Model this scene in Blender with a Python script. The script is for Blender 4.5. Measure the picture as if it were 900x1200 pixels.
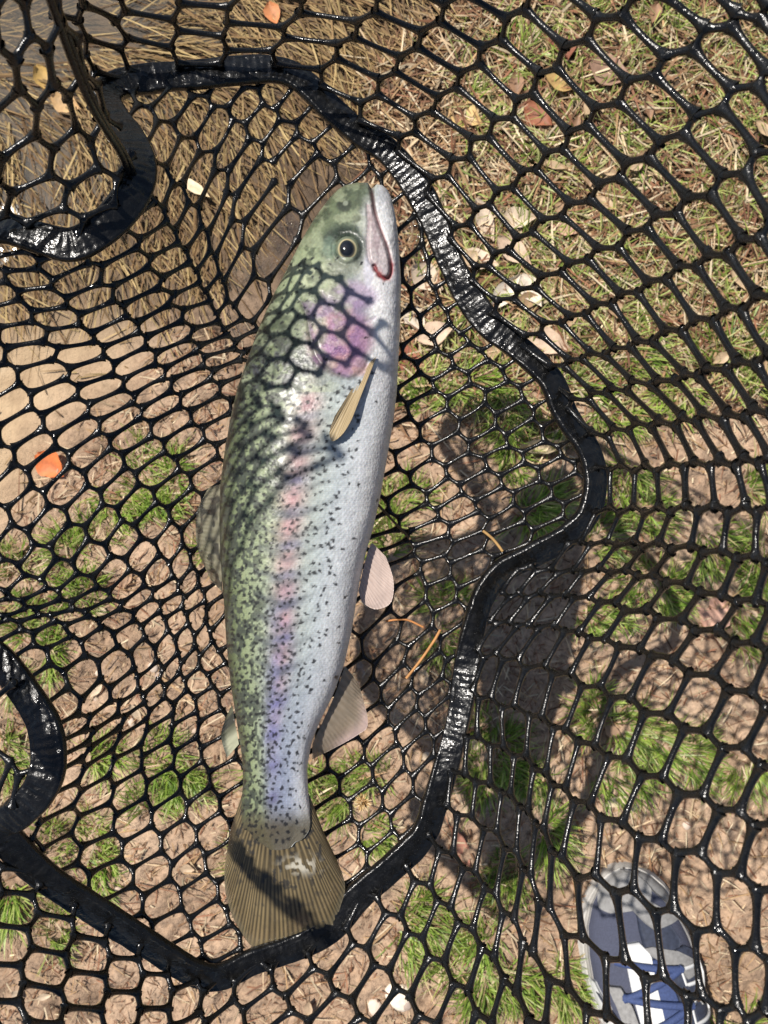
import bpy, math, random
import numpy as np
from mathutils import Vector
for o in list(bpy.data.objects): bpy.data.objects.remove(o)
rng = np.random.default_rng(7); random.seed(7)
sc = bpy.context.scene
COL = sc.collection

# ------------------------------------------------------------------ camera, sky, sun, exposure
H = 0.86                       # camera height above the bank (m)
K = 1.25 / 1200.0              # metres per photo pixel per metre of depth
cam = bpy.data.cameras.new('camera'); co = bpy.data.objects.new('camera', cam); COL.objects.link(co)
co.location = (0, 0, H); co.rotation_euler = (0, 0, 0)
cam.sensor_fit = 'VERTICAL'; cam.sensor_height = 36; cam.sensor_width = 27; cam.lens = 36 / 1.25
cam.clip_start = 0.01; cam.clip_end = 200
cam.dof.use_dof = True; cam.dof.focus_distance = 0.42; cam.dof.aperture_fstop = 20
sc.camera = co
SUN_EL = math.radians(60); SUN_DIR = math.radians(-35)     # light travels towards +x, a little towards -y
L = Vector((math.cos(SUN_EL) * math.cos(SUN_DIR), math.cos(SUN_EL) * math.sin(SUN_DIR), -math.sin(SUN_EL)))
sc.world = bpy.data.worlds.new('World'); sc.world.use_nodes = True
wn = sc.world.node_tree
sky = wn.nodes.new('ShaderNodeTexSky'); sky.sky_type = 'NISHITA'; sky.sun_disc = False
sky.sun_elevation = SUN_EL; sky.sun_rotation = math.atan2(-L.x, -L.y)
bg = wn.nodes['Background']; bg.inputs[1].default_value = 0.065
wn.links.new(sky.outputs[0], bg.inputs[0])
sun = bpy.data.lights.new('sun', 'SUN'); sun.energy = 5.0; sun.angle = math.radians(0.5); sun.color = (1, 0.95, 0.88)
so = bpy.data.objects.new('sun', sun); COL.objects.link(so)
so.rotation_euler = L.to_track_quat('-Z', 'Y').to_euler(); so.location = (-3, 0, 3)
vs = sc.view_settings; vs.view_transform = 'Standard'; vs.look = 'None'; vs.exposure = 0.45; vs.gamma = 1; vs.use_curve_mapping = False

# ------------------------------------------------------------------ helpers
def U(X, Y, d):
    X = np.asarray(X, float); Y = np.asarray(Y, float); d = np.asarray(d, float) + 0 * X
    return np.stack([(X - 450) * K * d, (600 - Y) * K * d, H - d], -1)
def hash2(ix, iy, seed):
    h = (ix.astype(np.int64) * 374761393 + iy.astype(np.int64) * 668265263 + seed * 1442695041) & 0x7fffffff
    h = ((h ^ (h >> 13)) * 1274126177) & 0x7fffffff
    return ((h ^ (h >> 16)) & 0xffff) / 65535.0
def vnoise(x, y, seed=0):
    ix = np.floor(x); iy = np.floor(y); fx = x - ix; fy = y - iy
    fx = fx * fx * (3 - 2 * fx); fy = fy * fy * (3 - 2 * fy)
    a = hash2(ix, iy, seed); b = hash2(ix + 1, iy, seed); c = hash2(ix, iy + 1, seed); d = hash2(ix + 1, iy + 1, seed)
    return (a * (1 - fx) + b * fx) * (1 - fy) + (c * (1 - fx) + d * fx) * fy
def fbm(x, y, seed=0, o=4):
    s = 0; a = .5
    for k in range(o):
        s = s + a * vnoise(x, y, seed + k * 17); x = x * 2.03 + 5.1; y = y * 2.03 + 1.7; a *= .5
    return s / (1 - .5 ** o)
def ss(a, b, x):
    t = np.clip((x - a) / (b - a), 0, 1); return t * t * (3 - 2 * t)
def tps_fit(P, V, lam=0.0):
    P = np.asarray(P, float); V = np.asarray(V, float); n = len(P)
    r = np.linalg.norm(P[:, None] - P[None], axis=-1); Kk = np.where(r > 0, r * r * np.log(r + 1e-12), 0) + lam * np.eye(n)
    Q = np.hstack([np.ones((n, 1)), P]); A = np.zeros((n + 3, n + 3))
    A[:n, :n] = Kk; A[:n, n:] = Q; A[n:, :n] = Q.T
    B = np.zeros((n + 3, V.shape[1])); B[:n] = V
    w = np.linalg.solve(A, B)
    def f(X):
        X = np.asarray(X, float); r = np.linalg.norm(X[:, None] - P[None], axis=-1)
        return np.where(r > 0, r * r * np.log(r + 1e-12), 0) @ w[:n] + np.hstack([np.ones((len(X), 1)), X]) @ w[n:]
    return f
def catmull(pts, n, closed=False):
    p = np.asarray(pts, float); m = len(p); out = []
    segs = m if closed else m - 1
    for i in range(segs):
        if closed: a, b, c, d = p[(i - 1) % m], p[i], p[(i + 1) % m], p[(i + 2) % m]
        else: a, b, c, d = p[max(i - 1, 0)], p[i], p[i + 1], p[min(i + 2, m - 1)]
        for k in range(n):
            t = k / n
            out.append(.5 * (2 * b + (c - a) * t + (2 * a - 5 * b + 4 * c - d) * t * t + (3 * b - a - 3 * c + d) * t ** 3))
    if not closed: out.append(p[-1])
    return np.array(out)
def inside(poly, X, Y):
    X = np.asarray(X, float); Y = np.asarray(Y, float); r = np.zeros(X.shape, bool); n = len(poly)
    for i in range(n):
        x1, y1 = poly[i]; x2, y2 = poly[(i + 1) % n]
        if y1 == y2: continue
        c = ((y1 > Y) != (y2 > Y)) & (X < (x2 - x1) * (Y - y1) / (y2 - y1) + x1)
        r ^= c
    return r
def mk(name, V, F, mat, parent=None, smooth=True, col=None, attr=None):
    me = bpy.data.meshes.new(name)
    V = np.asarray(V, float).reshape(-1, 3)
    if isinstance(F, np.ndarray):
        nf, k = F.shape
        me.vertices.add(len(V)); me.vertices.foreach_set('co', V.ravel())
        me.loops.add(nf * k); me.loops.foreach_set('vertex_index', F.ravel().astype(np.int32))
        me.polygons.add(nf); me.polygons.foreach_set('loop_start', np.arange(0, nf * k, k, dtype=np.int32))
        me.update(calc_edges=True)
    else:
        me.from_pydata([tuple(v) for v in V], [], F); me.update()
    me.validate()
    if smooth: me.polygons.foreach_set('use_smooth', np.ones(len(me.polygons), bool))
    if col is not None:
        ca = me.color_attributes.new('tint', 'FLOAT_COLOR', 'POINT')
        c4 = np.ones((len(V), 4)); c4[:, :3] = col; ca.data.foreach_set('color', c4.ravel())
    if attr is not None:
        for kx, vv in attr.items():
            a = me.attributes.new(kx, 'FLOAT', 'POINT'); a.data.foreach_set('value', np.asarray(vv, np.float32))
    me.materials.append(mat)
    o = bpy.data.objects.new(name, me); COL.objects.link(o)
    if parent: o.parent = parent
    return o
def tag(o, label=None, cat=None, group=None, kind=None):
    for k, v in (('label', label), ('category', cat), ('group', group), ('kind', kind)):
        if v: o[k] = v
    return o
def empty(name, loc, label, cat, group=None):
    o = bpy.data.objects.new(name, None); COL.objects.link(o); o.location = loc; o.empty_display_size = .02
    return tag(o, label, cat, group)
def grid_faces(nr, nc, wrap=False):
    i = np.arange(nr - 1)[:, None]; j = np.arange(nc if wrap else nc - 1)[None]
    a = i * nc + j; b = i * nc + (j + 1) % nc; c = (i + 1) * nc + (j + 1) % nc; d = (i + 1) * nc + j
    return np.stack([a, b, c, d], -1).reshape(-1, 4)

# ---- materials
class NT:
    def __init__(s, name):
        s.m = bpy.data.materials.new(name); s.m.use_nodes = True; s.t = s.m.node_tree
        s.p = s.t.nodes['Principled BSDF']; s.out = s.t.nodes['Material Output']
    def n(s, typ, **kw):
        x = s.t.nodes.new('ShaderNode' + typ)
        for k, v in kw.items():
            if k.startswith('i_'): x.inputs[k[2:].replace('_', ' ')].default_value = v
            else: setattr(x, k, v)
        return x
    def l(s, a, b): s.t.links.new(a, b)
    def set(s, **kw):
        for k, v in kw.items(): s.p.inputs[k.replace('_', ' ')].default_value = v
        return s
    def ramp(s, src, stops):
        r = s.n('ValToRGB'); e = r.color_ramp.elements
        while len(e) < len(stops): e.new(.5)
        for el, (p, c) in zip(e, stops): el.position = p; el.color = (*c, 1)
        s.l(src, r.inputs[0]); return r.outputs[0]
    def noise(s, scale, detail=4, rough=.55, coord='Object'):
        tc = s.n('TexCoord'); x = s.n('TexNoise'); x.inputs['Scale'].default_value = scale
        x.inputs['Detail'].default_value = detail; x.inputs['Roughness'].default_value = rough
        s.l(tc.outputs[coord], x.inputs['Vector']); return x.outputs[0]
    def bump(s, src, strength=.3, dist=.001, nxt=None):
        b = s.n('Bump'); b.inputs['Strength'].default_value = strength; b.inputs['Distance'].default_value = dist
        s.l(src, b.inputs['Height'])
        if nxt: s.l(nxt, b.inputs['Normal'])
        return b.outputs[0]
    def mixc(s, f, a, b, mode='MIX'):
        x = s.n('Mix', data_type='RGBA', blend_type=mode)
        for v, i in ((f, 0), (a, 6), (b, 7)):
            if hasattr(v, 'is_linked') or hasattr(v, 'links'): s.l(v, x.inputs[i])
            else: x.inputs[i].default_value = v if i == 0 else (*v, 1)
        return x.outputs[2]
    def attr(s, name='tint'):
        a = s.n('Attribute', attribute_name=name); return a.outputs['Color'] if name == 'tint' else a.outputs['Fac']

def mat_rubber(name, base=.0045, rough=.22, bs=.35, scale=900):
    t = NT(name).set(Roughness=rough)
    t.p.inputs['Specular IOR Level'].default_value = .42
    c = t.ramp(t.noise(160), [(.3, (base * .7,) * 3), (.75, (base * 1.7, base * 1.7, base * 1.75))]); t.l(c, t.p.inputs['Base Color'])
    t.l(t.bump(t.noise(scale, 2), bs, .0008), t.p.inputs['Normal'])
    r = t.ramp(t.noise(240, 3), [(.35, (rough * .55,) * 3), (.7, (rough * 1.6,) * 3)]); t.l(r, t.p.inputs['Roughness'])
    return t.m
M_NET = mat_rubber('wet_black_rubber')
M_BAND = mat_rubber('ribbed_black_rubber', .004, .26, .5, 520)

def mat_soil():
    t = NT('bank_soil').set(Roughness=.92)
    a = t.ramp(t.noise(9, 5), [(.28, (.25, .165, .105)), (.5, (.385, .265, .178)), (.72, (.50, .36, .25))])
    b = t.ramp(t.noise(170, 5, .7), [(.30, (.30, .27, .25)), (.47, (.85, .84, .83)), (.56, (1.05, 1.04, 1.02)), (.72, (1.3, 1.26, 1.2))])
    c = t.mixc(.9, a, b, 'MULTIPLY')
    mud = t.ramp(t.noise(30, 5, .6), [(.25, (.30, .20, .115)), (.55, (.47, .335, .20)), (.8, (.55, .41, .26))])
    c = t.mixc(t.attr('mud'), c, mud)
    c = t.mixc(t.attr('humus'), c, t.ramp(t.noise(45, 4), [(.3, (.05, .033, .02)), (.7, (.15, .10, .06))]))
    t.l(c, t.p.inputs['Base Color'])
    t.l(t.bump(t.noise(420, 5, .7), .8, .0025, t.bump(t.noise(90, 4), .6, .006)), t.p.inputs['Normal'])
    return t.m
def mat_tint(name, rough=.6, trans=0.0, bump=0, nsc=300, spec=.4, var=.25):
    t = NT(name).set(Roughness=rough); t.p.inputs['Specular IOR Level'].default_value = spec
    c = t.mixc(var, t.attr(), t.ramp(t.noise(nsc, 4), [(.3, (.45, .45, .45)), (.7, (1.2, 1.2, 1.2))]), 'MULTIPLY')
    t.l(c, t.p.inputs['Base Color'])
    if bump: t.l(t.bump(t.noise(nsc * 2, 3), bump, .001), t.p.inputs['Normal'])
    if trans:
        tr = t.n('BsdfTranslucent'); t.l(c, tr.inputs[0]); mx = t.n('MixShader'); mx.inputs[0].default_value = trans
        t.l(t.p.outputs[0], mx.inputs[1]); t.l(tr.outputs[0], mx.inputs[2]); t.l(mx.outputs[0], t.out.inputs[0])
    return t.m
def mat_plain(name, c, rough=.6, var=.3, nsc=120, bump=.2, spec=.4):
    t = NT(name).set(Roughness=rough); t.p.inputs['Specular IOR Level'].default_value = spec
    x = t.ramp(t.noise(nsc, 5), [(.3, tuple(k * (1 - var) for k in c)), (.7, tuple(min(1, k * (1 + var)) for k in c))])
    t.l(x, t.p.inputs['Base Color'])
    if bump: t.l(t.bump(t.noise(nsc * 4, 3), bump, .0008), t.p.inputs['Normal'])
    return t.m
def mat_water():
    t = NT('clear_water'); tr = t.n('BsdfTransparent'); tr.inputs[0].default_value = (.86, .83, .77, 1)
    gl = t.n('BsdfGlossy'); gl.inputs['Roughness'].default_value = .03; gl.inputs[0].default_value = (1, 1, 1, 1)
    fr = t.n('Fresnel'); fr.inputs[0].default_value = 1.33; mx = t.n('MixShader')
    b = t.bump(t.noise(14, 2), .12, .02); t.l(b, gl.inputs['Normal']); t.l(b, fr.inputs['Normal'])
    df = t.n('BsdfDiffuse'); df.inputs[0].default_value = (.27, .255, .22, 1); m0 = t.n('MixShader'); m0.inputs[0].default_value = .20  # grey sky reflection painted in as a diffuse share of the water
    t.l(tr.outputs[0], m0.inputs[1]); t.l(df.outputs[0], m0.inputs[2]); t.l(fr.outputs[0], mx.inputs[0]); t.l(m0.outputs[0], mx.inputs[1]); t.l(gl.outputs[0], mx.inputs[2]); t.l(mx.outputs[0], t.out.inputs[0])
    return t.m
def mat_film():
    t = NT('water_film'); tr = t.n('BsdfTransparent'); tr.inputs[0].default_value = (.88, .86, .84, 1); gl = t.n('BsdfGlossy'); gl.inputs['Roughness'].default_value = .05
    b = t.bump(t.noise(220, 2), .5, .004); t.l(b, gl.inputs['Normal']); mx = t.n('MixShader'); mx.inputs[0].default_value = .10
    t.l(tr.outputs[0], mx.inputs[1]); t.l(gl.outputs[0], mx.inputs[2]); t.l(mx.outputs[0], t.out.inputs[0]); return t.m
M_SOIL = mat_soil(); M_GRASS = mat_tint('green_grass', .45, .35, 0, 200, .5, .2); M_STRAW = mat_tint('dead_straw', .7, .12, 0, 200, .3, .3)
M_LEAF = mat_tint('fallen_leaf', .6, .15, .4, 160, .4, .5); M_PEB = mat_tint('pebble_stone', .7, 0, .4, 200, .4, .4)
M_WATER = mat_water()

# ------------------------------------------------------------------ ground, water
DG = H
def shore(x, y):      # >0 on land, <0 under water (metres from the water's edge)
    p1 = np.array([.05, .5376]); p2 = np.array([-.403, -.035]); d = p2 - p1; n = np.array([d[1], -d[0]]); n = -n / np.linalg.norm(n)
    if n[0] < 0: n = -n
    s = (x - p1[0]) * n[0] + (y - p1[1]) * n[1]
    return s + .10 * (fbm(x * 4 + 9, y * 4 + 3, 5) - .5)
def ground_z(x, y):
    s = shore(x, y)
    z = .010 * (fbm(x * 9, y * 9, 1) - .5) * 2 + .012 * (fbm(x * 38, y * 38, 2) - .5) * 2 * ss(-.06, .05, s) + .006 * (fbm(x * 130, y * 130, 3, 3) - .5) * 2 * ss(-.06, .05, s)
    return z - .085 * np.clip(-s - .0, 0, 1.2) + .02 * np.clip(s, 0, 1)
WZ = -.014
def graded(lo, hi, step, far):
    a = np.arange(lo, hi + step / 2, step); g = step; out = []; v = 0
    while v < far: g *= 1.25; v += g; out.append(v)
    out = np.array(out); return np.concatenate([lo - out[::-1], a, hi + out])
gx = graded(-.72, .72, .0042, 60); gy = graded(-.85, .85, .0042, 60)
GX, GY = np.meshgrid(gx, gy); GZ = ground_z(GX, GY)
go = mk('ground', np.stack([GX, GY, GZ], -1).reshape(-1, 3), grid_faces(len(gy), len(gx)), M_SOIL, attr={'mud': ss(.03, -.09, shore(GX, GY)).ravel(), 'humus': (.97 * ss(.12, .27, GY + .10 * (fbm(GX * 7, GY * 7, 8) - .5))).ravel()})
tag(go, 'sunlit brown soil bank sloping into shallow water', 'ground', kind='structure')
wx = graded(-.9, .3, .05, 60); wy = graded(-.4, .9, .05, 60)
WX, WY = np.meshgrid(wx, wy)
wo = mk('water', np.stack([WX, WY, WX * 0 + WZ], -1).reshape(-1, 3), grid_faces(len(wy), len(wx)), M_WATER)
tag(wo, 'clear shallow water over mud and drowned straw', 'water', kind='structure')

# strips of grass / straw -------------------------------------------------------
def ribbons(P0, az, el, ln, wd, bend, col, nseg=3, fl=.0):
    n = len(P0); t = np.linspace(0, 1, nseg + 1)[None, :]
    e = el[:, None] + bend[:, None] * t                          # elevation along the blade
    a = az[:, None] + fl * (rng.random((n, 1)) - .5) * t
    ds = (ln / nseg)[:, None]
    dx = np.cos(e) * np.cos(a) * ds; dy = np.cos(e) * np.sin(a) * ds; dz = np.sin(e) * ds
    z0 = np.zeros((n, 1))
    X = P0[:, 0:1] + np.hstack([z0, np.cumsum(dx[:, :-1], 1)]); Y = P0[:, 1:2] + np.hstack([z0, np.cumsum(dy[:, :-1], 1)]); Z = P0[:, 2:3] + np.hstack([z0, np.cumsum(dz[:, :-1], 1)])
    w = wd[:, None] * (1 - .85 * t ** 2.2) * .5
    sx = -np.sin(a) * w; sy = np.cos(a) * w
    tw = (rng.random((n, 1)) - .5) * 1.2
    A = np.stack([X + sx, Y + sy, Z + tw * w], -1); B = np.stack([X - sx, Y - sy, Z - tw * w], -1)
    V = np.stack([A, B], 2).reshape(n, -1, 3); m = 2 * (nseg + 1)
    f = np.array([[2 * k, 2 * k + 1, 2 * k + 3, 2 * k + 2] for k in range(nseg)])
    F = (np.arange(n)[:, None, None] * m + f[None]).reshape(-1, 4)
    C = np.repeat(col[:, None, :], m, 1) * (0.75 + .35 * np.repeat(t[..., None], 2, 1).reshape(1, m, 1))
    return V.reshape(-1, 3), F, C.reshape(-1, 3)
def merge(parts):
    V = []; F = []; C = []; o = 0
    for v, f, c in parts: V.append(v); F.append(f + o); C.append(c); o += len(v)
    return np.vstack(V), np.vstack(F), np.vstack(C)
def gpx(X, Y): return (np.asarray(X) - 450) * K * DG, (600 - np.asarray(Y)) * K * DG

TUFTS = [(150,590),(185,600),(205,560),(165,560),(120,620),(60,690),(100,695),(30,725),(62,765),(20,800),(120,885),(210,905),(190,885),(230,925),(180,935),(65,990),(110,985),(125,1012),(15,1050),(72,1085),(10,890),
 (470,580),(455,622),(500,470),(555,455),(590,485),(600,540),(620,600),(640,500),(690,450),(722,490),(742,410),(880,570),(760,600),(730,560),(700,620),(750,680),(782,692),(830,640),(882,660),(870,720),(700,722),(640,590),
 (560,850),(592,872),(602,902),(622,905),(560,905),(430,900),(398,930),(440,972),(380,920),(520,700),(520,752),(692,830),(732,852),(766,866),(812,882),(862,900),(722,908),(560,1092),(590,1042),(602,1142),(560,1152),(540,1122),(500,1062),(480,1085),(660,1142),(592,1012),(640,972),(885,1185),(850,1195),
 (640,330),(760,330),(850,330),(690,260),(830,250),(620,270),(740,180),(820,110),(770,40),(680,30),(860,50),(560,130),(880,180),(600,60),(650,200),(720,350),(840,420),(880,440),(790,470),(560,380),(80,640),(15,660),(270,640),(330,720),(330,900),(300,1000)]
parts = []
GREENS = np.array([[.14, .24, .03], [.25, .37, .05], [.34, .44, .08], [.42, .47, .15], [.20, .31, .05]])
for (X, Y) in TUFTS:
    x0, y0 = gpx(X, Y); top = (X > 540 and Y < 400)
    n = int(rng.integers(55, 85) if top else rng.integers(120, 190)); r = (.020 if top else .019) * (.7 + .6 * rng.random())
    lean = rng.random() * 6.283; rr = r * np.sqrt(rng.random(n)) ; th = rng.random(n) * 6.283
    asp = rng.uniform(.55, 1.5); px = x0 + rr * np.cos(th) * asp; py = y0 + rr * np.sin(th) / asp
    P = np.stack([px, py, ground_z(px, py) - .002], -1)
    az = np.arctan2(np.sin(th) * .75 + np.sin(lean) * .8, np.cos(th) * .75 + np.cos(lean) * .8) + (rng.random(n) - .5) * 2.4; el = .35 + .95 * rng.random(n)
    ln = (.016 + .024 * rng.random(n)) * (.75 + .5 * rng.random()); 
    c = GREENS[rng.integers(0, 5, n)] * (.75 + .5 * rng.random((n, 1))) * (.85 + .3 * rng.random())
    dead = rng.random(n) < (.3 if top else .12); c[dead] = np.array([.36, .29, .14]) * (.7 + .6 * rng.random((dead.sum(), 1)))
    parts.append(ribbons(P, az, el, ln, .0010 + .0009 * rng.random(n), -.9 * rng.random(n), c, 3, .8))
# loose single blades in the dead thatch
n = 5200; X = rng.uniform(420, 1000, n); Y = rng.uniform(-80, 470, n); keep = rng.random(n) < ss(520, 640, X + .25 * Y) * (.35 + .9 * fbm(X * .012, Y * .012, 31)); X, Y = X[keep], Y[keep]; n = len(X)
px, py = gpx(X, Y); P = np.stack([px, py, ground_z(px, py) + .001], -1)
c = np.array([[.28, .36, .07], [.42, .47, .13], [.48, .48, .20]])[rng.integers(0, 3, n)] * (.7 + .6 * rng.random((n, 1)))
parts.append(ribbons(P, rng.random(n) * 6.283, .1 + .8 * rng.random(n), .018 + .03 * rng.random(n), .0011 + .001 * rng.random(n), -.8 * rng.random(n), c, 3, 1.0))
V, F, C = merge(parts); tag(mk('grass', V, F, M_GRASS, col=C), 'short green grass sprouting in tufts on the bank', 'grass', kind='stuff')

parts = []
def straw(n, box, dens, lr, wr, cols, zoff=(.0005, .004), azr=None, el=.12, fl=.7):
    X = rng.uniform(box[0], box[1], n); Y = rng.uniform(box[2], box[3], n); k = rng.random(n) < dens(X, Y); X, Y = X[k], Y[k]; m = len(X)
    px, py = gpx(X, Y); P = np.stack([px, py, ground_z(px, py) + rng.uniform(*zoff, m)], -1)
    az = rng.random(m) * 6.283 if azr is None else azr(X, Y, m)
    cols = np.array(cols); c = cols[rng.integers(0, len(cols), m)] * (.65 + .7 * rng.random((m, 1)))
    parts.append(ribbons(P, az, (rng.random(m) - .4) * el, lr[0] + (lr[1] - lr[0]) * rng.random(m) ** 1.6, wr[0] + (wr[1] - wr[0]) * rng.random(m), (rng.random(m) - .5) * .3, c, 3, fl))
SC = [[.38, .24, .12], [.26, .145, .075], [.52, .385, .235], [.16, .08, .042], [.62, .50, .33], [.25, .115, .062]]
land = lambda X, Y: ss(-.02, .03, shore(*gpx(X, Y)))
straw(15500, (430, 1000, -80, 520), lambda X, Y: land(X, Y) * ss(540, 360, Y) * (.3 + fbm(X * .01, Y * .01, 41)), (.015, .055), (.0010, .0028), SC, (.0005, .008), el=.5)
straw(26000, (-80, 1000, 380, 1280), lambda X, Y: land(X, Y) * (.15 + .85 * fbm(X * .012, Y * .012, 43)), (.004, .030), (.0006, .0018), SC, (.0004, .0045), el=.45)
straw(700, (-80, 1000, 380, 1280), lambda X, Y: land(X, Y) * .6, (.03, .065), (.0012, .0022), SC, (.001, .006), el=.25)
flow = lambda X, Y, m: -.75 + 1.6 * (fbm(X * .006, Y * .006, 51) - .5) * 2 + (rng.random(m) - .5) * 1.3
SU = [[.30, .20, .085], [.21, .13, .055], [.41, .295, .13], [.15, .085, .036]]
straw(11000, (-120, 620, -80, 420), lambda X, Y: (1 - land(X, Y)) * ss(400, 250, Y) * (.2 + fbm(X * .01, Y * .01, 53)), (.03, .09), (.0008, .0022), SU, (.0005, .014), flow, .25, .5)
straw(700, (-120, 400, 300, 640), lambda X, Y: (1 - land(X, Y)) * .4, (.01, .04), (.0008, .0018), SU, (.0004, .003), None, .1, .7)
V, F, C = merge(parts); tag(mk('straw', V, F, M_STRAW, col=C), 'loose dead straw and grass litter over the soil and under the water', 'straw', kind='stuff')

# ------------------------------------------------------------------ leaves, pebbles, chips (things)
def leaf_mesh(L_, W_, curl, col, seed, pointed=1.0):
    r = np.random.default_rng(seed); nu, nv = 9, 5; u = np.linspace(0, 1, nu)[:, None]; v = np.linspace(-1, 1, nv)[None]
    w = W_ * np.sin(np.pi * np.clip(u, .02, .985) ** (.8)) ** pointed * (1 + .18 * (r.random((nu, 1)) - .5))
    x = (u - .5) * L_ + 0 * v; y = w * v * .5; z = curl * L_ * ((v ** 2) * .35 + .5 * (u - .5) ** 2) + .10 * L_ * (fbm(u * 3 + seed, v * 1.5 + 9, seed) - .5) - .03 * W_ * (1 - np.abs(v))
    c = np.array(col)[None, None] * (.8 + .4 * fbm(u * 5 + seed, v * 3 + 2, seed + 5))[..., None] * np.where(np.abs(v) < .1, .75, 1)[..., None]
    return np.stack([x, y, z], -1).reshape(-1, 3), grid_faces(nu, nv), c.reshape(-1, 3)
MARKS = [((762, 1100), 'the sneaker'), ((440, 690), 'the pelvic fin'), ((420, 850), 'the anal fin'), ((335, 1060), 'the tail fin'), ((245, 640), 'the dorsal fin'), ((537, 985), 'the long reddish leaf strip'), ((468, 1158), 'the pale cream pebble'), ((722, 931), 'the pale wood chip'), ((425, 940), 'the dried burr'), ((832, 716), 'the pinkish round leaf'), ((560, 880), 'the straight length of seam band'), ((245, 1145), 'the pointed corner of the seam band'), ((110, 1065), 'the widest stretch of seam band'), ((55, 890), 'the looped end of the seam band'), ((190, 700), 'the gathered fold of the net base'), ((635, 1050), 'the gathered pleat of the net wall'), ((657, 60), 'the dark red leaf'), ((708, 97), 'the wide dull brown leaf'), ((652, 107), 'the ochre yellow leaf'), ((660, 270), 'the pinkish brown leaf'), ((635, 527), 'the long pale curled leaf'), ((580, 310), 'the bleached leaf litter'), ((700, 560), 'the outward bulge of the seam band'), ((470, 300), 'the trout\'s lower jaw'), ((450, 170), 'the seam band past the trout\'s snout'), ((860, 560), 'the upright net cells'), ((800, 60), 'the largest net cells'), ((840, 330), 'the long slanted net cells')]
def near(X, Y): return min(MARKS, key=lambda m: (m[0][0] - X) ** 2 + (m[0][1] - Y) ** 2)[1]
def put_leaf(X, Y, ang, Lp, Wp, col, label, name='dry_leaf', cat='leaf', group=None, curl=.25, pointed=1.0, lift=.004):
    if X > 520 and Y < 460: lift = max(lift, .011)
    V, F, C = leaf_mesh(Lp * K * DG, Wp * K * DG, curl, col, int(X * 7 + Y), pointed)
    o = mk(name, V, F, M_LEAF, col=C); x, y = gpx(X, Y); o.location = (x, y, float(ground_z(np.array([x]), np.array([y]))[0]) + lift)
    o.rotation_euler = (rng.uniform(-.25, .25), rng.uniform(-.25, .25), -math.radians(ang)); return tag(o, label, cat, group)
put_leaf(657, 60, 80, 46, 34, (.26, .10, .06), 'dark red leaf lying in dead grass')
put_leaf(708, 97, 20, 50, 36, (.36, .22, .15), 'wide dull brown leaf in the dead thatch', curl=.15)
put_leaf(652, 107, 15, 44, 26, (.58, .38, .15), 'ochre yellow leaf in the dead thatch')
put_leaf(545, 140, 30, 44, 30, (.66, .46, .20), 'pale yellow leaf at the edge of the water')
put_leaf(628, 142, 40, 40, 28, (.34, .13, .07), 'rusty red leaf beside the ochre leaf')
put_leaf(62, 545, 40, 40, 34, (.72, .20, .06), 'orange red leaf under water on bare mud', lift=.006)
put_leaf(48, 88, 60, 34, 22, (.62, .40, .13), 'golden leaf under water among drowned straw', lift=.012)
put_leaf(75, 118, 20, 36, 26, (.66, .42, .20), 'tan leaf under water beside the golden leaf', lift=.012)
put_leaf(232, 226, 35, 46, 13, (.78, .62, .40), 'pale narrow leaf blade under water near the fold of the net', lift=.016, curl=.1)
put_leaf(320, 18, 70, 28, 20, (.62, .25, .10), 'small orange leaf under water among brown straw', lift=.014)
put_leaf(635, 527, -5, 62, 18, (.62, .50, .33), 'long pale curled leaf seen through the net beside the black seam band', curl=.5)
put_leaf(832, 716, -60, 44, 40, (.62, .36, .26), 'pinkish round leaf on the grass')
put_leaf(537, 985, 70, 62, 18, (.42, .20, .14), 'long reddish leaf strip on bare soil', curl=.3)
put_leaf(480, 425, 70, 40, 30, (.44, .16, .10), 'dark red leaf under the trout\'s belly')
put_leaf(660, 270, 30, 42, 24, (.56, .34, .24), 'pinkish brown leaf beside a dark hollow')
for i, (X, Y, a, l, w) in enumerate([(566, 262, 65, 52, 20), (600, 300, 40, 50, 26), (590, 345, -50, 50, 22), (560, 310, 20, 48, 28), (640, 405, 25, 56, 30), (620, 345, 60, 44, 24), (605, 262, 0, 40, 26), (548, 355, 80, 46, 24), (585, 385, 10, 40, 20), (500, 330, 35, 44, 30), (510, 395, -20, 46, 28), (485, 375, 60, 40, 26), (520, 290, 10, 36, 24)]):
    put_leaf(X, Y, a, l, w, [(.70, .56, .42), (.62, .46, .33), (.76, .66, .54)][i % 3], ['bleached', 'tan', 'chalky white'][i % 3] + [' long', ' broad', ' narrow'][(i // 3) % 3] + (' leaf in the leaf litter outside the seam band' if not inside(np.array([(440, 160), (507, 255), (548, 345), (620, 415), (600, 470), (440, 470)]), np.array([X]), np.array([Y]))[0] else ' leaf in the litter between trout and seam band'), group='bleached leaves in the litter', lift=.011)
for i in range(46):
    for _ in range(50):
        X, Y = rng.uniform(450, 890), rng.uniform(10, 460)
        if X + .25 * Y > 590: break
    la, lb = rng.uniform(18, 34), rng.uniform(8, 18); sz = 'slender ' if la > 2.1 * lb else ('stubby ' if la < 1.6 * lb else '')
    put_leaf(X, Y, rng.uniform(0, 180), la, lb, [(.40, .26, .15), (.33, .19, .11), (.50, .36, .22)][i % 3], sz + ['brown', 'dark brown', 'light brown'][i % 3] + ' leaf scrap in dead grass near ' + near(X, Y), group='brown leaf scraps in the dead grass')
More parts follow.
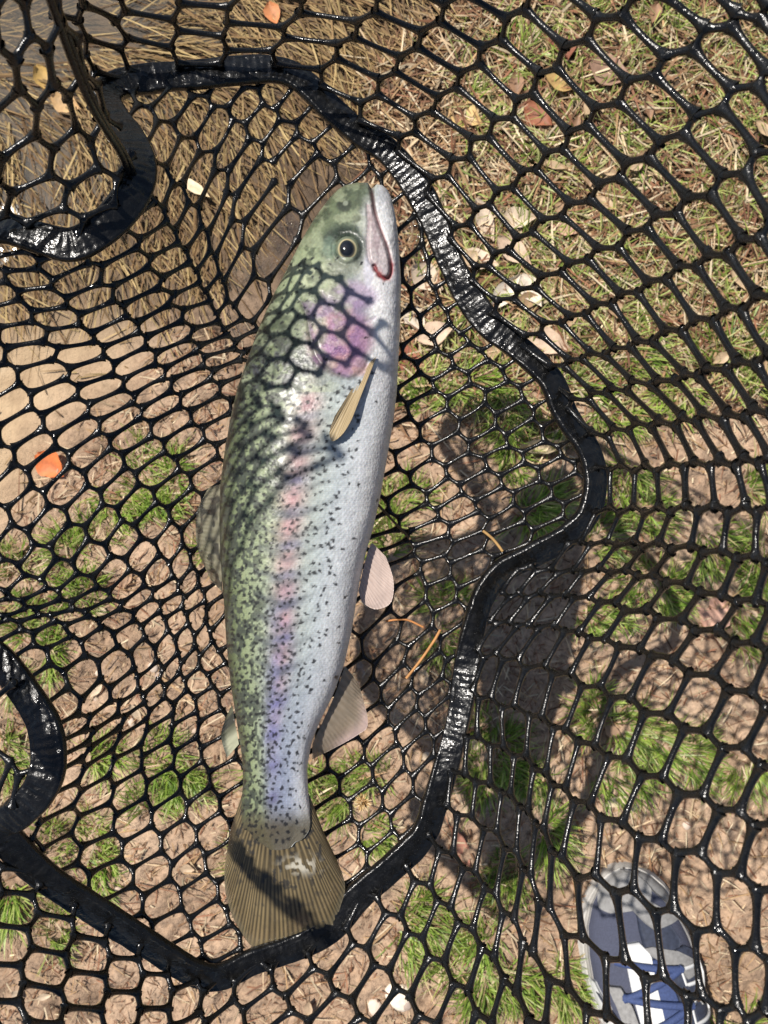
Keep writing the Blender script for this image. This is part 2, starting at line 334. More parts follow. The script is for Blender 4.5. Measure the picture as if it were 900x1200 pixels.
for i in range(34):
    X, Y = rng.uniform(20, 890), rng.uniform(640, 1190)
    la, lb = rng.uniform(14, 30), rng.uniform(7, 14); sz = 'slender ' if la > 2.3 * lb else ('stubby ' if la < 1.7 * lb else '')
    put_leaf(X, Y, rng.uniform(0, 180), la, lb, [(.52, .38, .25), (.42, .27, .17), (.60, .47, .33)][i % 3], sz + ['tan', 'brown', 'pale'][i % 3] + ' leaf scrap on bare soil near ' + near(X, Y), group='tan leaf scraps on the soil')
put_leaf(722, 931, -8, 44, 10, (.74, .60, .40), 'pale wood chip on soil below a green tuft', 'wood_chip', 'wood chip', None, .1, .6)
def pebble(X, Y, r, col, label, group=None):
    nu, nv = 9, 14; u = np.linspace(.02, np.pi - .02, nu)[:, None]; v = np.linspace(0, 2 * np.pi, nv, endpoint=False)[None]
    s = int(X + Y); k = 1 + .35 * (vnoise(np.cos(v) * 1.5 + s + 0 * u, np.sin(v) * 1.5 + u, s) - .5)
    R = r * K * DG
    V = np.stack([R * k * np.sin(u) * np.cos(v) * 1.2, R * k * np.sin(u) * np.sin(v), R * .55 * np.cos(u) * np.ones_like(v)], -1).reshape(-1, 3)
    o = mk('pebble', V, grid_faces(nu, nv, True), M_PEB, col=np.tile(col, (len(V), 1))); x, y = gpx(X, Y)
    o.location = (x, y, float(ground_z(np.array([x]), np.array([y]))[0]) + R * .25); o.rotation_euler = (0, 0, rng.random() * 6); return tag(o, label, 'pebble', group)
pebble(468, 1158, 15, (.78, .68, .55), 'pale cream pebble on soil near the bottom of the net')
pebble(440, 1172, 9, (.62, .50, .40), 'small tan pebble beside the pale cream pebble')
for i in range(26):
    X, Y = rng.uniform(20, 880), rng.uniform(680, 1190); pebble(X, Y, rng.uniform(3.5, 7), [(.45, .34, .26), (.55, .44, .35), (.36, .28, .23)][i % 3], ['little brown', 'little pale', 'little dark'][i % 3] + ' stone half sunk in soil near ' + near(X, Y), 'little stones in the soil')

# ------------------------------------------------------------------ landing net
net = empty('landing_net', tuple(U(300, 1120, .47)), 'black rubber landing net with a thick seam band holding the trout', 'net')
NETLOC = np.array(net.location)
SEAM = [(0,268,.372),(45,279,.37),(85,287,.37),(120,268,.372),(150,235,.376),(163,200,.382),(153,165,.392),(134,137,.405),(124,115,.42),(140,99,.43),(180,92,.437),(230,88,.442),(280,83,.446),(320,82,.449),(350,92,.451),(385,125,.453),(420,155,.455),(455,178,.456),(485,215,.457),(507,255,.458),(525,300,.459),(548,345,.46),(575,382,.46),(610,410,.46),(645,445,.459),(662,485,.459),(688,525,.458),(697,560,.457),(690,600,.457),(665,628,.459),(625,650,.461),(590,668,.462),(568,695,.462),(555,735,.462),(547,780,.462),(540,830,.461),(528,880,.46),(510,940,.459),(495,980,.458),(455,1020,.457),(420,1050,.456),(390,1085,.455),(350,1108,.453),(300,1125,.449),(245,1145,.442),(180,1110,.43),(110,1065,.418),(50,1025,.406),(10,985,.396),(5,966,.392),(22,952,.389),(45,928,.387),(57,895,.386),(52,850,.388),(30,812,.392),(0,775,.397),(-60,735,.40),(-112,660,.40),(-135,550,.395),(-128,430,.388),(-100,340,.38),(-52,286,.375)]
SP = catmull([s for s in SEAM], 8, True); POLY = SP[:, :2]

INNER = {(0,0):(118,1000),(1,0):(167,992),(-1,0):(68,1001),(2,0):(211,984),(3,0):(250,975),(0,1):(129,1033),(1,1):(178,1024),(2,1):(222,1017),(3,1):(262,1008),(2,2):(234,1048),(2,3):(245,1080),(2,4):(260,1107),(1,2):(190,1058),(1,3):(202,1088),(0,-1):(110,967),(1,-1):(157,962),(2,-1):(199,955),(3,-1):(238,947),(-1,-1):(63,970),(1,-2):(152,927),(0,-2):(112,933),(2,-2):(192,922),(3,-2):(228,915),(4,-2):(265,910),(-1,-2):(70,938),(1,-3):(148,895),(0,-3):(113,903),(2,-3):(185,892),(3,-3):(221,887),(4,-3):(255,883),(1,-4):(152,865),(2,-4):(183,860),(3,-4):(217,857),(4,-4):(247,853),(1,-5):(163,838),(2,-5):(190,832),(3,-5):(218,828),(4,-5):(244,823),(1,-6):(157,823),(2,-6):(180,815),(3,-6):(205,807),(4,-6):(231,799),(1,-7):(147,807),(2,-7):(175,797),(3,-7):(200,786),(4,-7):(220,779),(0,-7):(113,823),(-1,-7):(75,835),(1,-8):(138,780),(2,-8):(172,770),(3,-8):(198,762),(4,-8):(222,753),(5,-8):(240,747),(6,-8):(256,741),(0,-8):(100,792),(-1,-8):(53,800),(2,-9):(153,745),(3,-9):(180,735),(4,-9):(205,726),(5,-9):(230,722),(6,-9):(250,716),(1,-9):(115,753),(0,-9):(78,763),(-1,-9):(35,775),(4,-10):(203,707),(5,-10):(228,703),(3,-10):(172,717),(1,-10):(100,733),(-1,-10):(20,752),(4,-11):(198,692),(2,-11):(120,716),(0,-11):(45,728),(4,-12):(187,673),(2,-12):(108,705),(1,-12):(62,714),(5,-12):(212,662),(6,-12):(235,655),(4,-13):(169,653),(4,-14):(145,635),(4,-15):(121,614),(4,-16):(98,593),(4,-17):(77,572),(4,-18):(57,549),(4,-19):(39,527),(4,-20):(22,502),(4,-21):(10,474),(5,-16):(139,572),(6,-16):(184,552),(7,-16):(231,535),(3,-16):(55,617),(2,-16):(15,640),(5,-14):(180,612),(6,-14):(218,593),(3,-14):(108,655),(2,-14):(70,677),(1,-14):(32,693),(5,-18):(105,528),(6,-18):(152,510),(7,-18):(202,497),(8,-18):(247,482),(5,-20):(75,487),(6,-20):(132,472),(5,-21):(62,462),(5,-22):(47,438),(5,-23):(33,415),(5,-24):(25,390),(5,-25):(15,367),(6,-21):(120,455),(6,-22):(108,435),(6,-23):(97,415),(6,-24):(83,397),(6,-25):(65,372),(6,-26):(48,350),(6,-27):(33,327),(6,-28):(18,305),(7,-20):(178,460),(7,-21):(170,445),(7,-22):(158,428),(7,-23):(148,409),(7,-24):(137,392),(7,-25):(122,373),(7,-26):(107,355),(7,-27):(90,335),(7,-28):(75,313),(7,-29):(60,292),(8,-21):(215,428),(8,-20):(224,443),(8,-22):(207,412),(8,-23):(197,393),(8,-24):(185,375),(8,-25):(172,355),(8,-26):(158,335),(8,-27):(145,310),(8,-28):(130,284),(9,-22):(257,406),(9,-23):(250,387),(9,-24):(242,367),(9,-25):(230,348),(9,-26):(217,328),(9,-27):(205,305),(9,-28):(192,282),(9,-29):(178,261),(9,-30):(166,240),(10,-30):(190,218),(10,-29):(206,243),(10,-27):(235,298),(10,-25):(257,348),(10,-24):(266,378),(11,-30):(212,190),(11,-31):(187,168),(11,-32):(163,147),(11,-29):(233,210),(11,-27):(252,270),(11,-25):(272,330),(12,-31):(228,133),(12,-30):(252,147),(12,-29):(273,165),(12,-28):(290,187),(12,-32):(200,122),(13,-30):(288,120),(13,-29):(309,146),(13,-27):(343,180),(13,-26):(372,207),(14,-27):(393,165),(14,-26):(417,190),(14,-29):(345,122),(15,-22):(488,313),(15,-21):(499,345),(15,-20):(510,375),(15,-19):(527,400),(15,-18):(550,418),(15,-17):(573,440),(15,-16):(592,463),(15,-15):(602,489),(15,-14):(614,512),(15,-13):(637,532),(15,-12):(653,550),(15,-11):(668,572),(15,-23):(480,278),(16,-22):(513,318),(14,-20):(475,386),(14,-18):(510,427),(14,-17):(528,447),(14,-16):(547,467),(13,-17):(487,456),(16,-18):(583,415),(16,-17):(612,436),(12,-14):(485,535),(13,-14):(527,528),(14,-14):(570,520),(12,-13):(503,558),(13,-13):(545,548),(14,-13):(590,540),(12,-12):(520,578),(12,-11):(537,598),(12,-10):(552,615),(13,-11):(582,588),(14,-11):(627,580),(13,-10):(592,609),(14,-10):(640,602),(11,-12):(478,588),(11,-11):(493,608),(11,-10):(503,625),(11,-9):(506,645),(11,-8):(510,668),(11,-7):(517,697),(12,-9):(540,641),(12,-8):(547,668),(13,-9):(598,630),(10,-8):(475,660),(10,-7):(480,692),(10,-6):(488,728),(10,-5):(497,760),(10,-4):(500,789),(10,-3):(507,815),(9,-6):(447,752),(9,-5):(455,778),(9,-4):(463,805),(9,-3):(472,830),(9,-2):(481,855),(9,-1):(490,882),(8,-2):(446,873),(8,-1):(455,900),(7,-2):(407,890),(7,-1):(420,914),(7,0):(430,943),(7,1):(440,972),(6,1):(400,985),(8,-4):(428,820),(8,-5):(420,795)}
OUTER = {(0,0):(732,55),(1,0):(778,27),(-1,0):(692,87),(-2,0):(660,117),(-3,0):(635,148),(0,1):(770,127),(1,1):(813,97),(-1,1):(728,160),(-2,1):(693,184),(-3,1):(662,208),(2,1):(860,63),(0,2):(805,195),(1,2):(848,167),(-1,2):(765,215),(-1,3):(794,279),(0,3):(833,266),(-2,3):(761,300),(-3,3):(728,315),(-4,3):(696,330),(-2,2):(732,240),(-3,2):(697,262),(-1,4):(817,343),(0,4):(854,329),(1,4):(888,312),(-2,4):(780,358),(-3,4):(746,373),(-4,4):(718,384),(-5,4):(691,394),(-1,5):(832,407),(0,5):(868,398),(-2,5):(797,416),(-3,5):(769,423),(-4,5):(739,429),(-5,5):(708,434),(-1,6):(850,457),(0,6):(882,452),(-2,6):(822,461),(-3,6):(794,467),(-1,7):(876,513),(-2,7):(848,513),(-3,7):(820,517),(-4,7):(793,520),(-5,7):(765,521),(-6,7):(736,524),(-7,7):(711,528),(-1,8):(887,567),(-2,8):(855,568),(-3,8):(822,569),(-4,8):(790,572),(-5,8):(762,573),(-6,8):(732,574),(-2,9):(835,623),(-1,9):(872,624),(-3,9):(798,620),(-4,9):(767,618),(-5,9):(735,618),(-6,9):(707,620),(-2,10):(795,663),(-1,10):(835,673),(0,10):(877,683),(-3,10):(760,656),(-4,10):(728,654),(-5,10):(697,655),(-6,10):(667,654),(-2,11):(753,691),(-1,11):(790,704),(0,11):(833,720),(-3,11):(720,685),(-4,11):(687,682),(-1,12):(738,735),(0,12):(781,746),(1,12):(825,762),(2,12):(873,780),(-2,12):(702,727),(0,13):(733,783),(1,13):(772,802),(2,13):(817,820),(3,13):(865,842),(-1,13):(698,772),(-2,13):(666,762),(-3,13):(634,756),(-4,13):(605,749),(1,14):(723,852),(2,14):(767,872),(3,14):(810,892),(4,14):(860,915),(0,14):(690,837),(-1,14):(652,816),(-2,14):(619,808),(-3,14):(587,797),(2,15):(722,923),(3,15):(762,950),(4,15):(807,965),(5,15):(852,987),(1,15):(686,905),(0,15):(655,888),(-1,15):(632,871),(-2,15):(605,858),(-3,15):(573,847),(-3,16):(560,893),(-2,16):(590,901),(-1,16):(612,915),(0,16):(631,932),(1,16):(650,955),(2,16):(677,982),(3,16):(717,995),(4,16):(765,1018),(5,16):(812,1038),(6,16):(862,1062),(-3,17):(542,930),(-2,17):(573,942),(-1,17):(599,960),(0,17):(618,981),(1,17):(633,1010),(2,17):(657,1052),(3,17):(702,1076),(4,17):(750,1095),(5,17):(797,1118),(6,17):(845,1142),(-3,18):(520,967),(-2,18):(549,985),(-1,18):(574,1008),(0,18):(597,1032),(1,18):(617,1063),(2,18):(640,1108),(3,18):(688,1146),(4,18):(737,1172),(5,18):(787,1192),(-3,19):(497,1008),(-2,19):(524,1030),(-1,19):(549,1053),(0,19):(574,1080),(1,19):(598,1112),(2,19):(622,1158),(-3,20):(463,1042),(-2,20):(490,1064),(-1,20):(516,1090),(0,20):(543,1117),(1,20):(570,1152),(2,20):(598,1195),(-3,21):(428,1079),(-2,21):(455,1103),(-1,21):(480,1130),(0,21):(507,1160),(1,21):(537,1195),(-3,22):(388,1113),(-2,22):(413,1138),(-1,22):(440,1165),(0,22):(464,1195),(-3,23):(340,1138),(-2,23):(366,1165),(-1,23):(392,1196),(-3,24):(296,1155),(-2,24):(312,1185),(-3,25):(256,1168),(-2,25):(262,1200),(-3,26):(218,1180),(-2,26):(216,1218),(-3,27):(183,1163),(-2,27):(179,1203),(-3,28):(148,1142),(-2,28):(143,1184),(-3,29):(105,1120),(-2,29):(101,1162),(-1,29):(97,1204),(-3,30):(63,1093),(-2,30):(50,1136),(-1,30):(46,1179),(-3,31):(17,1062),(-2,31):(8,1107),(-1,31):(0,1152),
 (-5,3):(662,343),(-6,3):(632,357),(-4,2):(660,281),(-5,2):(627,300),(-6,2):(600,318),(-7,2):(577,335),(-4,1):(632,229),(-5,1):(603,250),(-6,1):(576,270),(-7,1):(552,290),(-4,0):(607,170),(-5,0):(580,193),(-6,0):(555,215),(-7,0):(532,235),(-1,-1):(655,12),(-2,-1):(625,48),(-3,-1):(598,82),(-4,-1):(572,107),(-5,-1):(545,131),(-6,-1):(520,155),(-7,-1):(498,178),(-7,-2):(453,137),(-6,-2):(475,113),(-5,-2):(501,85),(-4,-2):(528,55),(-3,-2):(555,22),(-7,-3):(412,92),(-6,-3):(431,66),(-5,-3):(455,38),(-4,-3):(480,8),(-7,-4):(358,56),(-6,-4):(378,31),(-5,-4):(402,4),(-7,-5):(290,47),(-6,-5):(300,12),(-7,-6):(238,20),(-8,-6):(236,57),(-8,-7):(173,37),(-9,-7):(174,73),(-7,-7):(172,3),(-9,-8):(115,28),(-10,-8):(122,70),(-10,-9):(78,40),(-11,-9):(92,78)}
FLAP = {(0,0):(42,85),(1,0):(68,138),(2,0):(95,187),(3,0):(116,232),(-1,0):(12,30),(0,1):(0,92),(1,1):(17,147),(2,1):(30,197),(3,1):(43,236),(1,-1):(98,128),(2,-1):(130,172),(0,-1):(74,72),(-1,-1):(50,15),(2,2):(-28,205),(3,2):(-22,240),(4,1):(60,270),(-2,-1):(25,-40)}
BP = SP[::9]
d_in = tps_fit(np.vstack([BP[:, :2], [(330,300),(360,450),(360,600),(350,750),(330,900),(320,1020),(560,560),(470,820),(450,980),(240,500),(220,650),(190,760),(190,900),(200,1000),(60,560),(100,420),(240,300),(230,170),(90,700),(120,830),(90,960)]]) / 100,
             np.concatenate([BP[:, 2], [.468,.475,.478,.477,.474,.465,.464,.470,.466,.455,.462,.456,.462,.458,.415,.412,.432,.448,.422,.425,.428]])[:, None], .02)
OB = SP[9 * 8 - 0:]
sel = [s for s in SEAM if not (s[0] < 120 and s[1] < 300) and s[0] > 0]
d_out = tps_fit(np.vstack([np.array(sel)[:, :2], [(732,55),(880,60),(880,300),(800,200),(870,600),(850,850),(800,1000),(720,1190),(890,1190),(560,1190),(400,1196),(100,1196),(20,1150),(250,5),(500,5),(610,10),(100,5),(790,420),(780,600),(760,760),(650,900),(645,1100),(690,1000),(620,200)]]) / 100,
              np.concatenate([np.array(sel)[:, 2], [.298,.275,.272,.30,.292,.295,.300,.315,.275,.375,.405,.372,.36,.385,.35,.33,.37,.34,.345,.35,.39,.37,.335,.385]])[:, None], .03)
d_flap = tps_fit(np.array([(0,268),(45,279),(85,287),(120,268),(150,235),(163,200),(153,165),(0,0),(50,0),(100,120),(60,100),(0,130),(-60,200),(-60,0)]) / 100, np.array([.371,.369,.369,.371,.374,.378,.37,.256,.272,.338,.294,.298,.305,.235])[:, None], .02)
def lattice_edges(ANC, third, lam, keepfn, maxd, jit=.9, longq=0, stretch=.12):
    A = np.array(list(ANC.keys()), float); B = np.array(list(ANC.values()), float)
    f = tps_fit(A, B, lam)
    lo = A.min(0).astype(int) - 4; hi = A.max(0).astype(int) + 5
    I, J = np.meshgrid(np.arange(lo[0], hi[0]), np.arange(lo[1], hi[1]), indexing='ij'); idx = np.stack([I.ravel(), J.ravel()], 1)
    dist = np.min(np.linalg.norm(idx[:, None] - A[None], axis=-1), 1); idx = idx[dist < maxd]
    pos = f(idx.astype(float)); C = {tuple(k): p for k, p in zip(idx, pos)}
    nb = [(1, 0), third, (0, 1)] if third == (1, 1) else [(1, 0), (0, 1), (-1, 1)]
    # six neighbours in order round the cell
    if third == (1, 1): ring = [(1, 0), (1, 1), (0, 1), (-1, 0), (-1, -1), (0, -1)]
    else: ring = [(1, 0), (0, 1), (-1, 1), (-1, 0), (0, -1), (1, -1)]
    nodes = {}; edges = []; longs = []
    def node(a, b, c):
        k = tuple(sorted([a, b, c]))
        if k not in nodes:
            p = (C[a] + C[b] + C[c]) / 3; nodes[k] = p + rng.normal(0, jit, 2)
        return k
    for c in C:
        for q in range(3):
            m = (c[0] + ring[q][0], c[1] + ring[q][1]); l_ = (c[0] + ring[q - 1][0], c[1] + ring[q - 1][1]); r_ = (c[0] + ring[q + 1][0], c[1] + ring[q + 1][1])
            if m in C and l_ in C and r_ in C:
                a, b = node(c, m, l_), node(c, m, r_); edges.append((a, b, C[m] - C[c]))
                if q == longq: longs.append((a, b))
    for a, b in longs:
        v = nodes[b] - nodes[a]; nodes[a] = nodes[a] - stretch * v; nodes[b] = nodes[b] + stretch * v
    cells = {}
    for c in C:
        rg = [(c[0] + q[0], c[1] + q[1]) for q in ring]; kk = [tuple(sorted([c, rg[i], rg[(i + 1) % 6]])) for i in range(6)]
        if all(k in nodes for k in kk): cells[c] = np.array([nodes[k] for k in kk])
    return nodes, edges, cells
def clip_build(nodes, edges, want_inside, dfun, region, skip=()):
    """returns list of (A3,B3,side3) strands clipped at the seam, and node list"""
    ks = list(nodes); P = np.array([nodes[k] for k in ks]); ins = inside(POLY, P[:, 0], P[:, 1]) == want_inside
    st = dict(zip(ks, ins)); S = []; used = {}
    for a, b, side in edges:
        pa, pb = nodes[a], nodes[b]; m = (pa + pb) / 2
        if not region(m): continue
        if np.linalg.norm(pa - pb) > 110: continue
        if any(np.hypot(m[0] - x, m[1] - y) < r for x, y, r in skip): continue
        if not st[a] and not st[b]: continue
        if not (st[a] and st[b]):
            ia, ib = (pa, pb) if st[a] else (pb, pa)
            lo, hi = 0., 1.
            for _ in range(12):
                t = (lo + hi) / 2; p = ia + (ib - ia) * t
                if (inside(POLY, np.array([p[0]]), np.array([p[1]]))[0] == want_inside): lo = t
                else: hi = t
            if st[a]: pb = ia + (ib - ia) * hi; used[a] = 1
            else: pa = ia + (ib - ia) * hi; used[b] = 1
        else: used[a] = used[b] = 1
        S.append((pa, pb, side, 0.0 if st[a] else .003, 0.0 if st[b] else .003))
    if not S: return [], np.zeros((0, 3))
    PA = np.array([s[0] for s in S]); PB = np.array([s[1] for s in S]); SD = np.array([s[2] for s in S])
    EA = np.array([s[3] for s in S]); EB = np.array([s[4] for s in S]); da = dfun(PA / 100)[:, 0] + EA; db = dfun(PB / 100)[:, 0] + EB; ds = dfun((PA + SD * .5) / 100)[:, 0]
    A3 = U(PA[:, 0], PA[:, 1], da); B3 = U(PB[:, 0], PB[:, 1], db)
    S3 = U(PA[:, 0] + SD[:, 0] * .5, PA[:, 1] + SD[:, 1] * .5, ds) - A3
    NP = np.array([nodes[k] for k in used]); N3 = U(NP[:, 0], NP[:, 1], dfun(NP / 100)[:, 0])
    return (A3, B3, S3), N3
def strands(A, B, S, r=.0014, sides=8):
    n = len(A); T = B - A; ln = np.linalg.norm(T, axis=1, keepdims=True); T = T / np.maximum(ln, 1e-9)
    N = np.cross(T, S); nn = np.linalg.norm(N, axis=1, keepdims=True); N = np.where(nn > 1e-9, N / np.maximum(nn, 1e-9), [[0, 0, 1.]])
    N = np.where(N[:, 2:] < 0, -N, N); W = np.cross(N, T)
    t = np.array([0, .08, .18, .32, .5, .68, .82, .92, 1.]); e = np.abs(t - .5) * 2
    fl = 1 + 1.25 * e ** 4 + .12 * e; ft = 1 + .45 * e ** 4
    rv = r * (.9 + .2 * rng.random((n, 1, 1, 1)))
    th = np.arange(sides) * 2 * np.pi / sides
    bow = (rng.normal(0, .00035, (n, 1, 1, 1)) + np.where(ln > .012, .0, 0)[:, :, None, None]) * (1 - e[None, :, None, None] ** 2)
    ctr = A[:, None, None] + (B - A)[:, None, None] * t[None, :, None, None] + W[:, None, None] * bow
    V = ctr + rv * (W[:, None, None] * (fl[None, :, None, None] * np.cos(th)[None, None, :, None]) + N[:, None, None] * (ft[None, :, None, None] * np.sin(th)[None, None, :, None]))
    m = len(t) * sides; f = grid_faces(len(t), sides, True); F = (np.arange(n)[:, None, None] * m + f[None]).reshape(-1, 4)
    return V.reshape(-1, 3), F
def knobs(N3, r=.002):
    nu, nv = 6, 8; u = np.linspace(.12, np.pi - .12, nu)[:, None]; v = np.linspace(0, 2 * np.pi, nv, endpoint=False)[None]
    S = np.stack([np.sin(u) * np.cos(v), np.sin(u) * np.sin(v), np.cos(u) * .8 * np.ones_like(v)], -1).reshape(-1, 3)
    n = len(N3); rr = r * (.85 + .3 * rng.random((n, 1, 1)))
    V = N3[:, None] + S[None] * rr; f = grid_faces(nu, nv, True); F = (np.arange(n)[:, None, None] * len(S) + f[None]).reshape(-1, 4)
    return V.reshape(-1, 3), F
def net_part(name, sets, label=None, k=1.0):
    V = []; F = []; o = 0
    for (seg, N3) in sets:
        for v, f in (strands(*seg, .0013 * k), knobs(N3, .0020 * k)):
            V.append(v); F.append(f + o); o += len(v)
    ob = mk(name, np.vstack(V) - NETLOC, np.vstack(F), M_NET, net)
    if label: ob['label'] = label
    return ob
nodes, edges, in_cells = lattice_edges(INNER, (1, -1), .02, None, 4.2, .8, 1, .13)
BROKEN = [(330, 204, 14), (303, 222, 10)]
inner_set = clip_build(nodes, edges, True, d_in, lambda m: -170 < m[0] < 720 and 60 < m[1] < 1170, BROKEN)
net_part('base_panel', [inner_set], 'flat rubber mesh base under the trout', .88)
nodes, edges, out_cells = lattice_edges(OUTER, (1, 1), .02, None, 2.3, .9, 0, .13)
def reg_out(m):
    if m[0] < 60 or m[1] < 130:
        if m[1] < 300 and m[0] < 150 and (m[0] - 62) < (m[1]) * .42: return False
    if m[0] < 120 and 150 < m[1] < 1000: return False
    return -40 < m[0] < 1010 and -90 < m[1] < 1290
outer_set = clip_build(nodes, edges, False, d_out, reg_out)
def manual(segs, d):
    A = np.array([s[:2] for s in segs], float); B = np.array([s[2:] for s in segs], float)
    A3 = U(A[:, 0], A[:, 1], d); B3 = U(B[:, 0], B[:, 1], d); S = np.cross(B3 - A3, [[0, 0, 1.]])
    return (A3, B3, S), np.vstack([A3, B3])
man_set = manual([(-20, 868, 12, 893), (12, 893, 22, 908), (22, 908, 48, 898), (22, 908, 14, 945), (12, 893, -6, 935), (-20, 868, -22, 830), (-22, 830, 16, 800)], .385)
# the side wall left of the frame, rising from the seam band
off = SP[(SP[:, 0] < -2)]; k0 = np.argmin(SP[:, 0]); OS = U(off[:, 0], off[:, 1], off[:, 2]); seg = np.linalg.norm(np.diff(OS, axis=0), axis=1); arc = np.concatenate([[0], np.cumsum(seg)])
def wallp(sv, hv):
    sv = np.clip(sv, 0, arc[-1]); x = np.interp(sv, arc, OS[:, 0]); y = np.interp(sv, arc, OS[:, 1]); z = np.interp(sv, arc, OS[:, 2])
    c = OS.mean(0) + np.array([.12, 0, 0]); dx, dy = x - c[0], y - c[1]; q = np.hypot(dx, dy)
    return np.stack([x + dx / q * hv * .12, y + dy / q * hv * .12, z + hv * .98], -1)
CW = {}; A_ = []; B_ = []; S_ = []; Nn = []
pw, ph = .0215, .0185
cen = lambda i, j: ((i + .5 * (j % 2)) * pw, j * ph)
nI, nJ = int(arc[-1] / pw), 21
for j in range(nJ):
    for i in range(nI + 1):
        cx, cy = cen(i, j)
        tops = [(cx - pw / 2, cy + ph / 3), (cx, cy + ph * 2 / 3), (cx + pw / 2, cy + ph / 3), (cx + pw / 2, cy - ph / 3)]
        if cx > arc[-1]: continue
        q = wallp(np.array([t[0] for t in tops]), np.maximum(0, np.array([t[1] for t in tops])))
        for a, b in ((0, 1), (1, 2), (2, 3)):
            A_.append(q[a]); B_.append(q[b]); S_.append(np.cross(q[b] - q[a], np.array([1., 0, .3])))
        Nn += [q[1], q[2]]
wall_set = ((np.array(A_), np.array(B_), np.array(S_)), np.array(Nn))
nodes, edges, _c = lattice_edges(FLAP, (1, 1), .02, None, 3.2, .9, 0, .05)
flap_set = clip_build(nodes, edges, False, d_flap, lambda m: -170 < m[0] < 165 and -170 < m[1] < 290 and (m[0] - 75) < m[1] * .42)
net_part('side_panel', [outer_set, man_set, wall_set], 'rubber mesh side wall rising round the base')
net_part('side_fold', [flap_set], 'fold of the rubber side wall bent inwards over the base')
fold = catmull([(48,-30),(66,20),(84,70),(104,118),(122,150),(140,178),(150,200)], 5); fd = np.linspace(.262, .372, len(fold))
def cord(pts3, r):
    A = pts3[:-1]; B = pts3[1:]; n = len(pts3); T = np.gradient(pts3, axis=0); T /= np.linalg.norm(T, axis=1, keepdims=True)
    W = np.cross(T, [[0, 0, 1.]]); W /= np.linalg.norm(W, axis=1, keepdims=True); N = np.cross(W, T); th = np.arange(8) * np.pi / 4
    V = pts3[:, None] + r * (W[:, None] * np.cos(th)[None, :, None] + N[:, None] * np.sin(th)[None, :, None]); return V.reshape(-1, 3), grid_faces(n, 8, True)
for k, dx in enumerate((0, 7)):
    v, f = cord(U(fold[:, 0] + dx, fold[:, 1] + (k * 4), fd + .006 * k), .0015); mk('fold_edge', v - NETLOC, f, M_NET, net)
M_FILM = mat_film()
for k, (X, Y, lb) in enumerate([(345, 262, 'beside the trout\'s snout'), (318, 290, 'beside the trout\'s cheek'), (298, 330, 'behind the trout\'s head'), (286, 372, 'at the trout\'s nape'), (252, 505, 'at the trout\'s back above the dorsal fin'), (243, 552, 'just above the dorsal fin'), (226, 622, 'touching the dorsal fin'), (252, 790, 'above the adipose fin'), (262, 822, 'touching the adipose fin'), (416, 792, 'touching the anal fin'), (486, 286, 'beside the trout\'s lower jaw'), (490, 318, 'beside the end of the red lip')]):
    c = min(in_cells.values(), key=lambda p: np.hypot(*(p.mean(0) - (X, Y)))); m_ = c.mean(0); th = np.linspace(0, 2 * np.pi, 24, endpoint=False)
    pl = catmull(m_ + (c - m_) * .97, 4, True); rr = np.linspace(0, 1, 6)[:, None, None]; XY = m_ + (pl - m_)[None] * rr
    dd = d_in(XY.reshape(-1, 2) / 100)[:, 0] + .0007 * (1 - rr[..., 0] ** 2).repeat(len(pl), 1).ravel(); V = U(XY[..., 0].ravel(), XY[..., 1].ravel(), dd)
    tag(mk('water_film', V, grid_faces(6, len(pl), True), M_FILM), 'clear film of water filling a net cell ' + lb, 'water film', 'water films in net cells')
# seam band: flat ribbed strip
BPs = catmull(SEAM, 22, True); P3 = U(BPs[:, 0], BPs[:, 1], BPs[:, 2]); n = len(P3)
for _ in range(6): P3 = (np.roll(P3, 1, 0) + P3 * 2 + np.roll(P3, -1, 0)) / 4
T = np.roll(P3, -1, 0) - np.roll(P3, 1, 0); T /= np.linalg.norm(T, axis=1, keepdims=True)
Wd = np.cross(T, [[0, 0, 1.]]); Wd /= np.linalg.norm(Wd, axis=1, keepdims=True); Nn = np.cross(Wd, T)
arcl = np.concatenate([[0], np.cumsum(np.linalg.norm(np.diff(P3, axis=0), axis=1))])
roll = .55 * (vnoise(arcl * 14, arcl * 0, 77) - .5) * 2
W2 = Wd * np.cos(roll)[:, None] + Nn * np.sin(roll)[:, None]; N2 = Nn * np.cos(roll)[:, None] - Wd * np.sin(roll)[:, None]
m = 28; th = np.arange(m) * 2 * np.pi / m
cx = np.sign(np.cos(th)) * np.abs(np.cos(th)) ** .75; cz = np.sign(np.sin(th)) * np.abs(np.sin(th)) ** .7
hw = .0078 * (1 + .16 * (fbm(arcl * 30, arcl * 0 + 4, 78)[:, None] - .5) * 2); ht = .0030
lump = .0008 * (fbm(arcl[:, None] * 260 + 0 * th[None], th[None] * 1.6 + 0 * arcl[:, None], 79, 3) - .5) * 2 + .00016 * np.sin(arcl[:, None] * 2 * np.pi / .0036) * (np.abs(cx)[None] < .75)
edge = .0009 * np.exp(-((np.abs(cx)[None] - .86) / .10) ** 2) * (cz[None] > 0)
V = P3[:, None] + W2[:, None] * (hw * cx[None])[..., None] + N2[:, None] * ((ht + lump) * cz[None] + edge)[..., None]
F = grid_faces(n, m, True); last = np.stack([(n - 1) * m + np.arange(m), (n - 1) * m + (np.arange(m) + 1) % m, (np.arange(m) + 1) % m, np.arange(m)], -1)
mk('seam_band', V.reshape(-1, 3) - NETLOC, np.vstack([F, last]), M_BAND, net)['label'] = 'thick ribbed rubber band joining base and side wall'

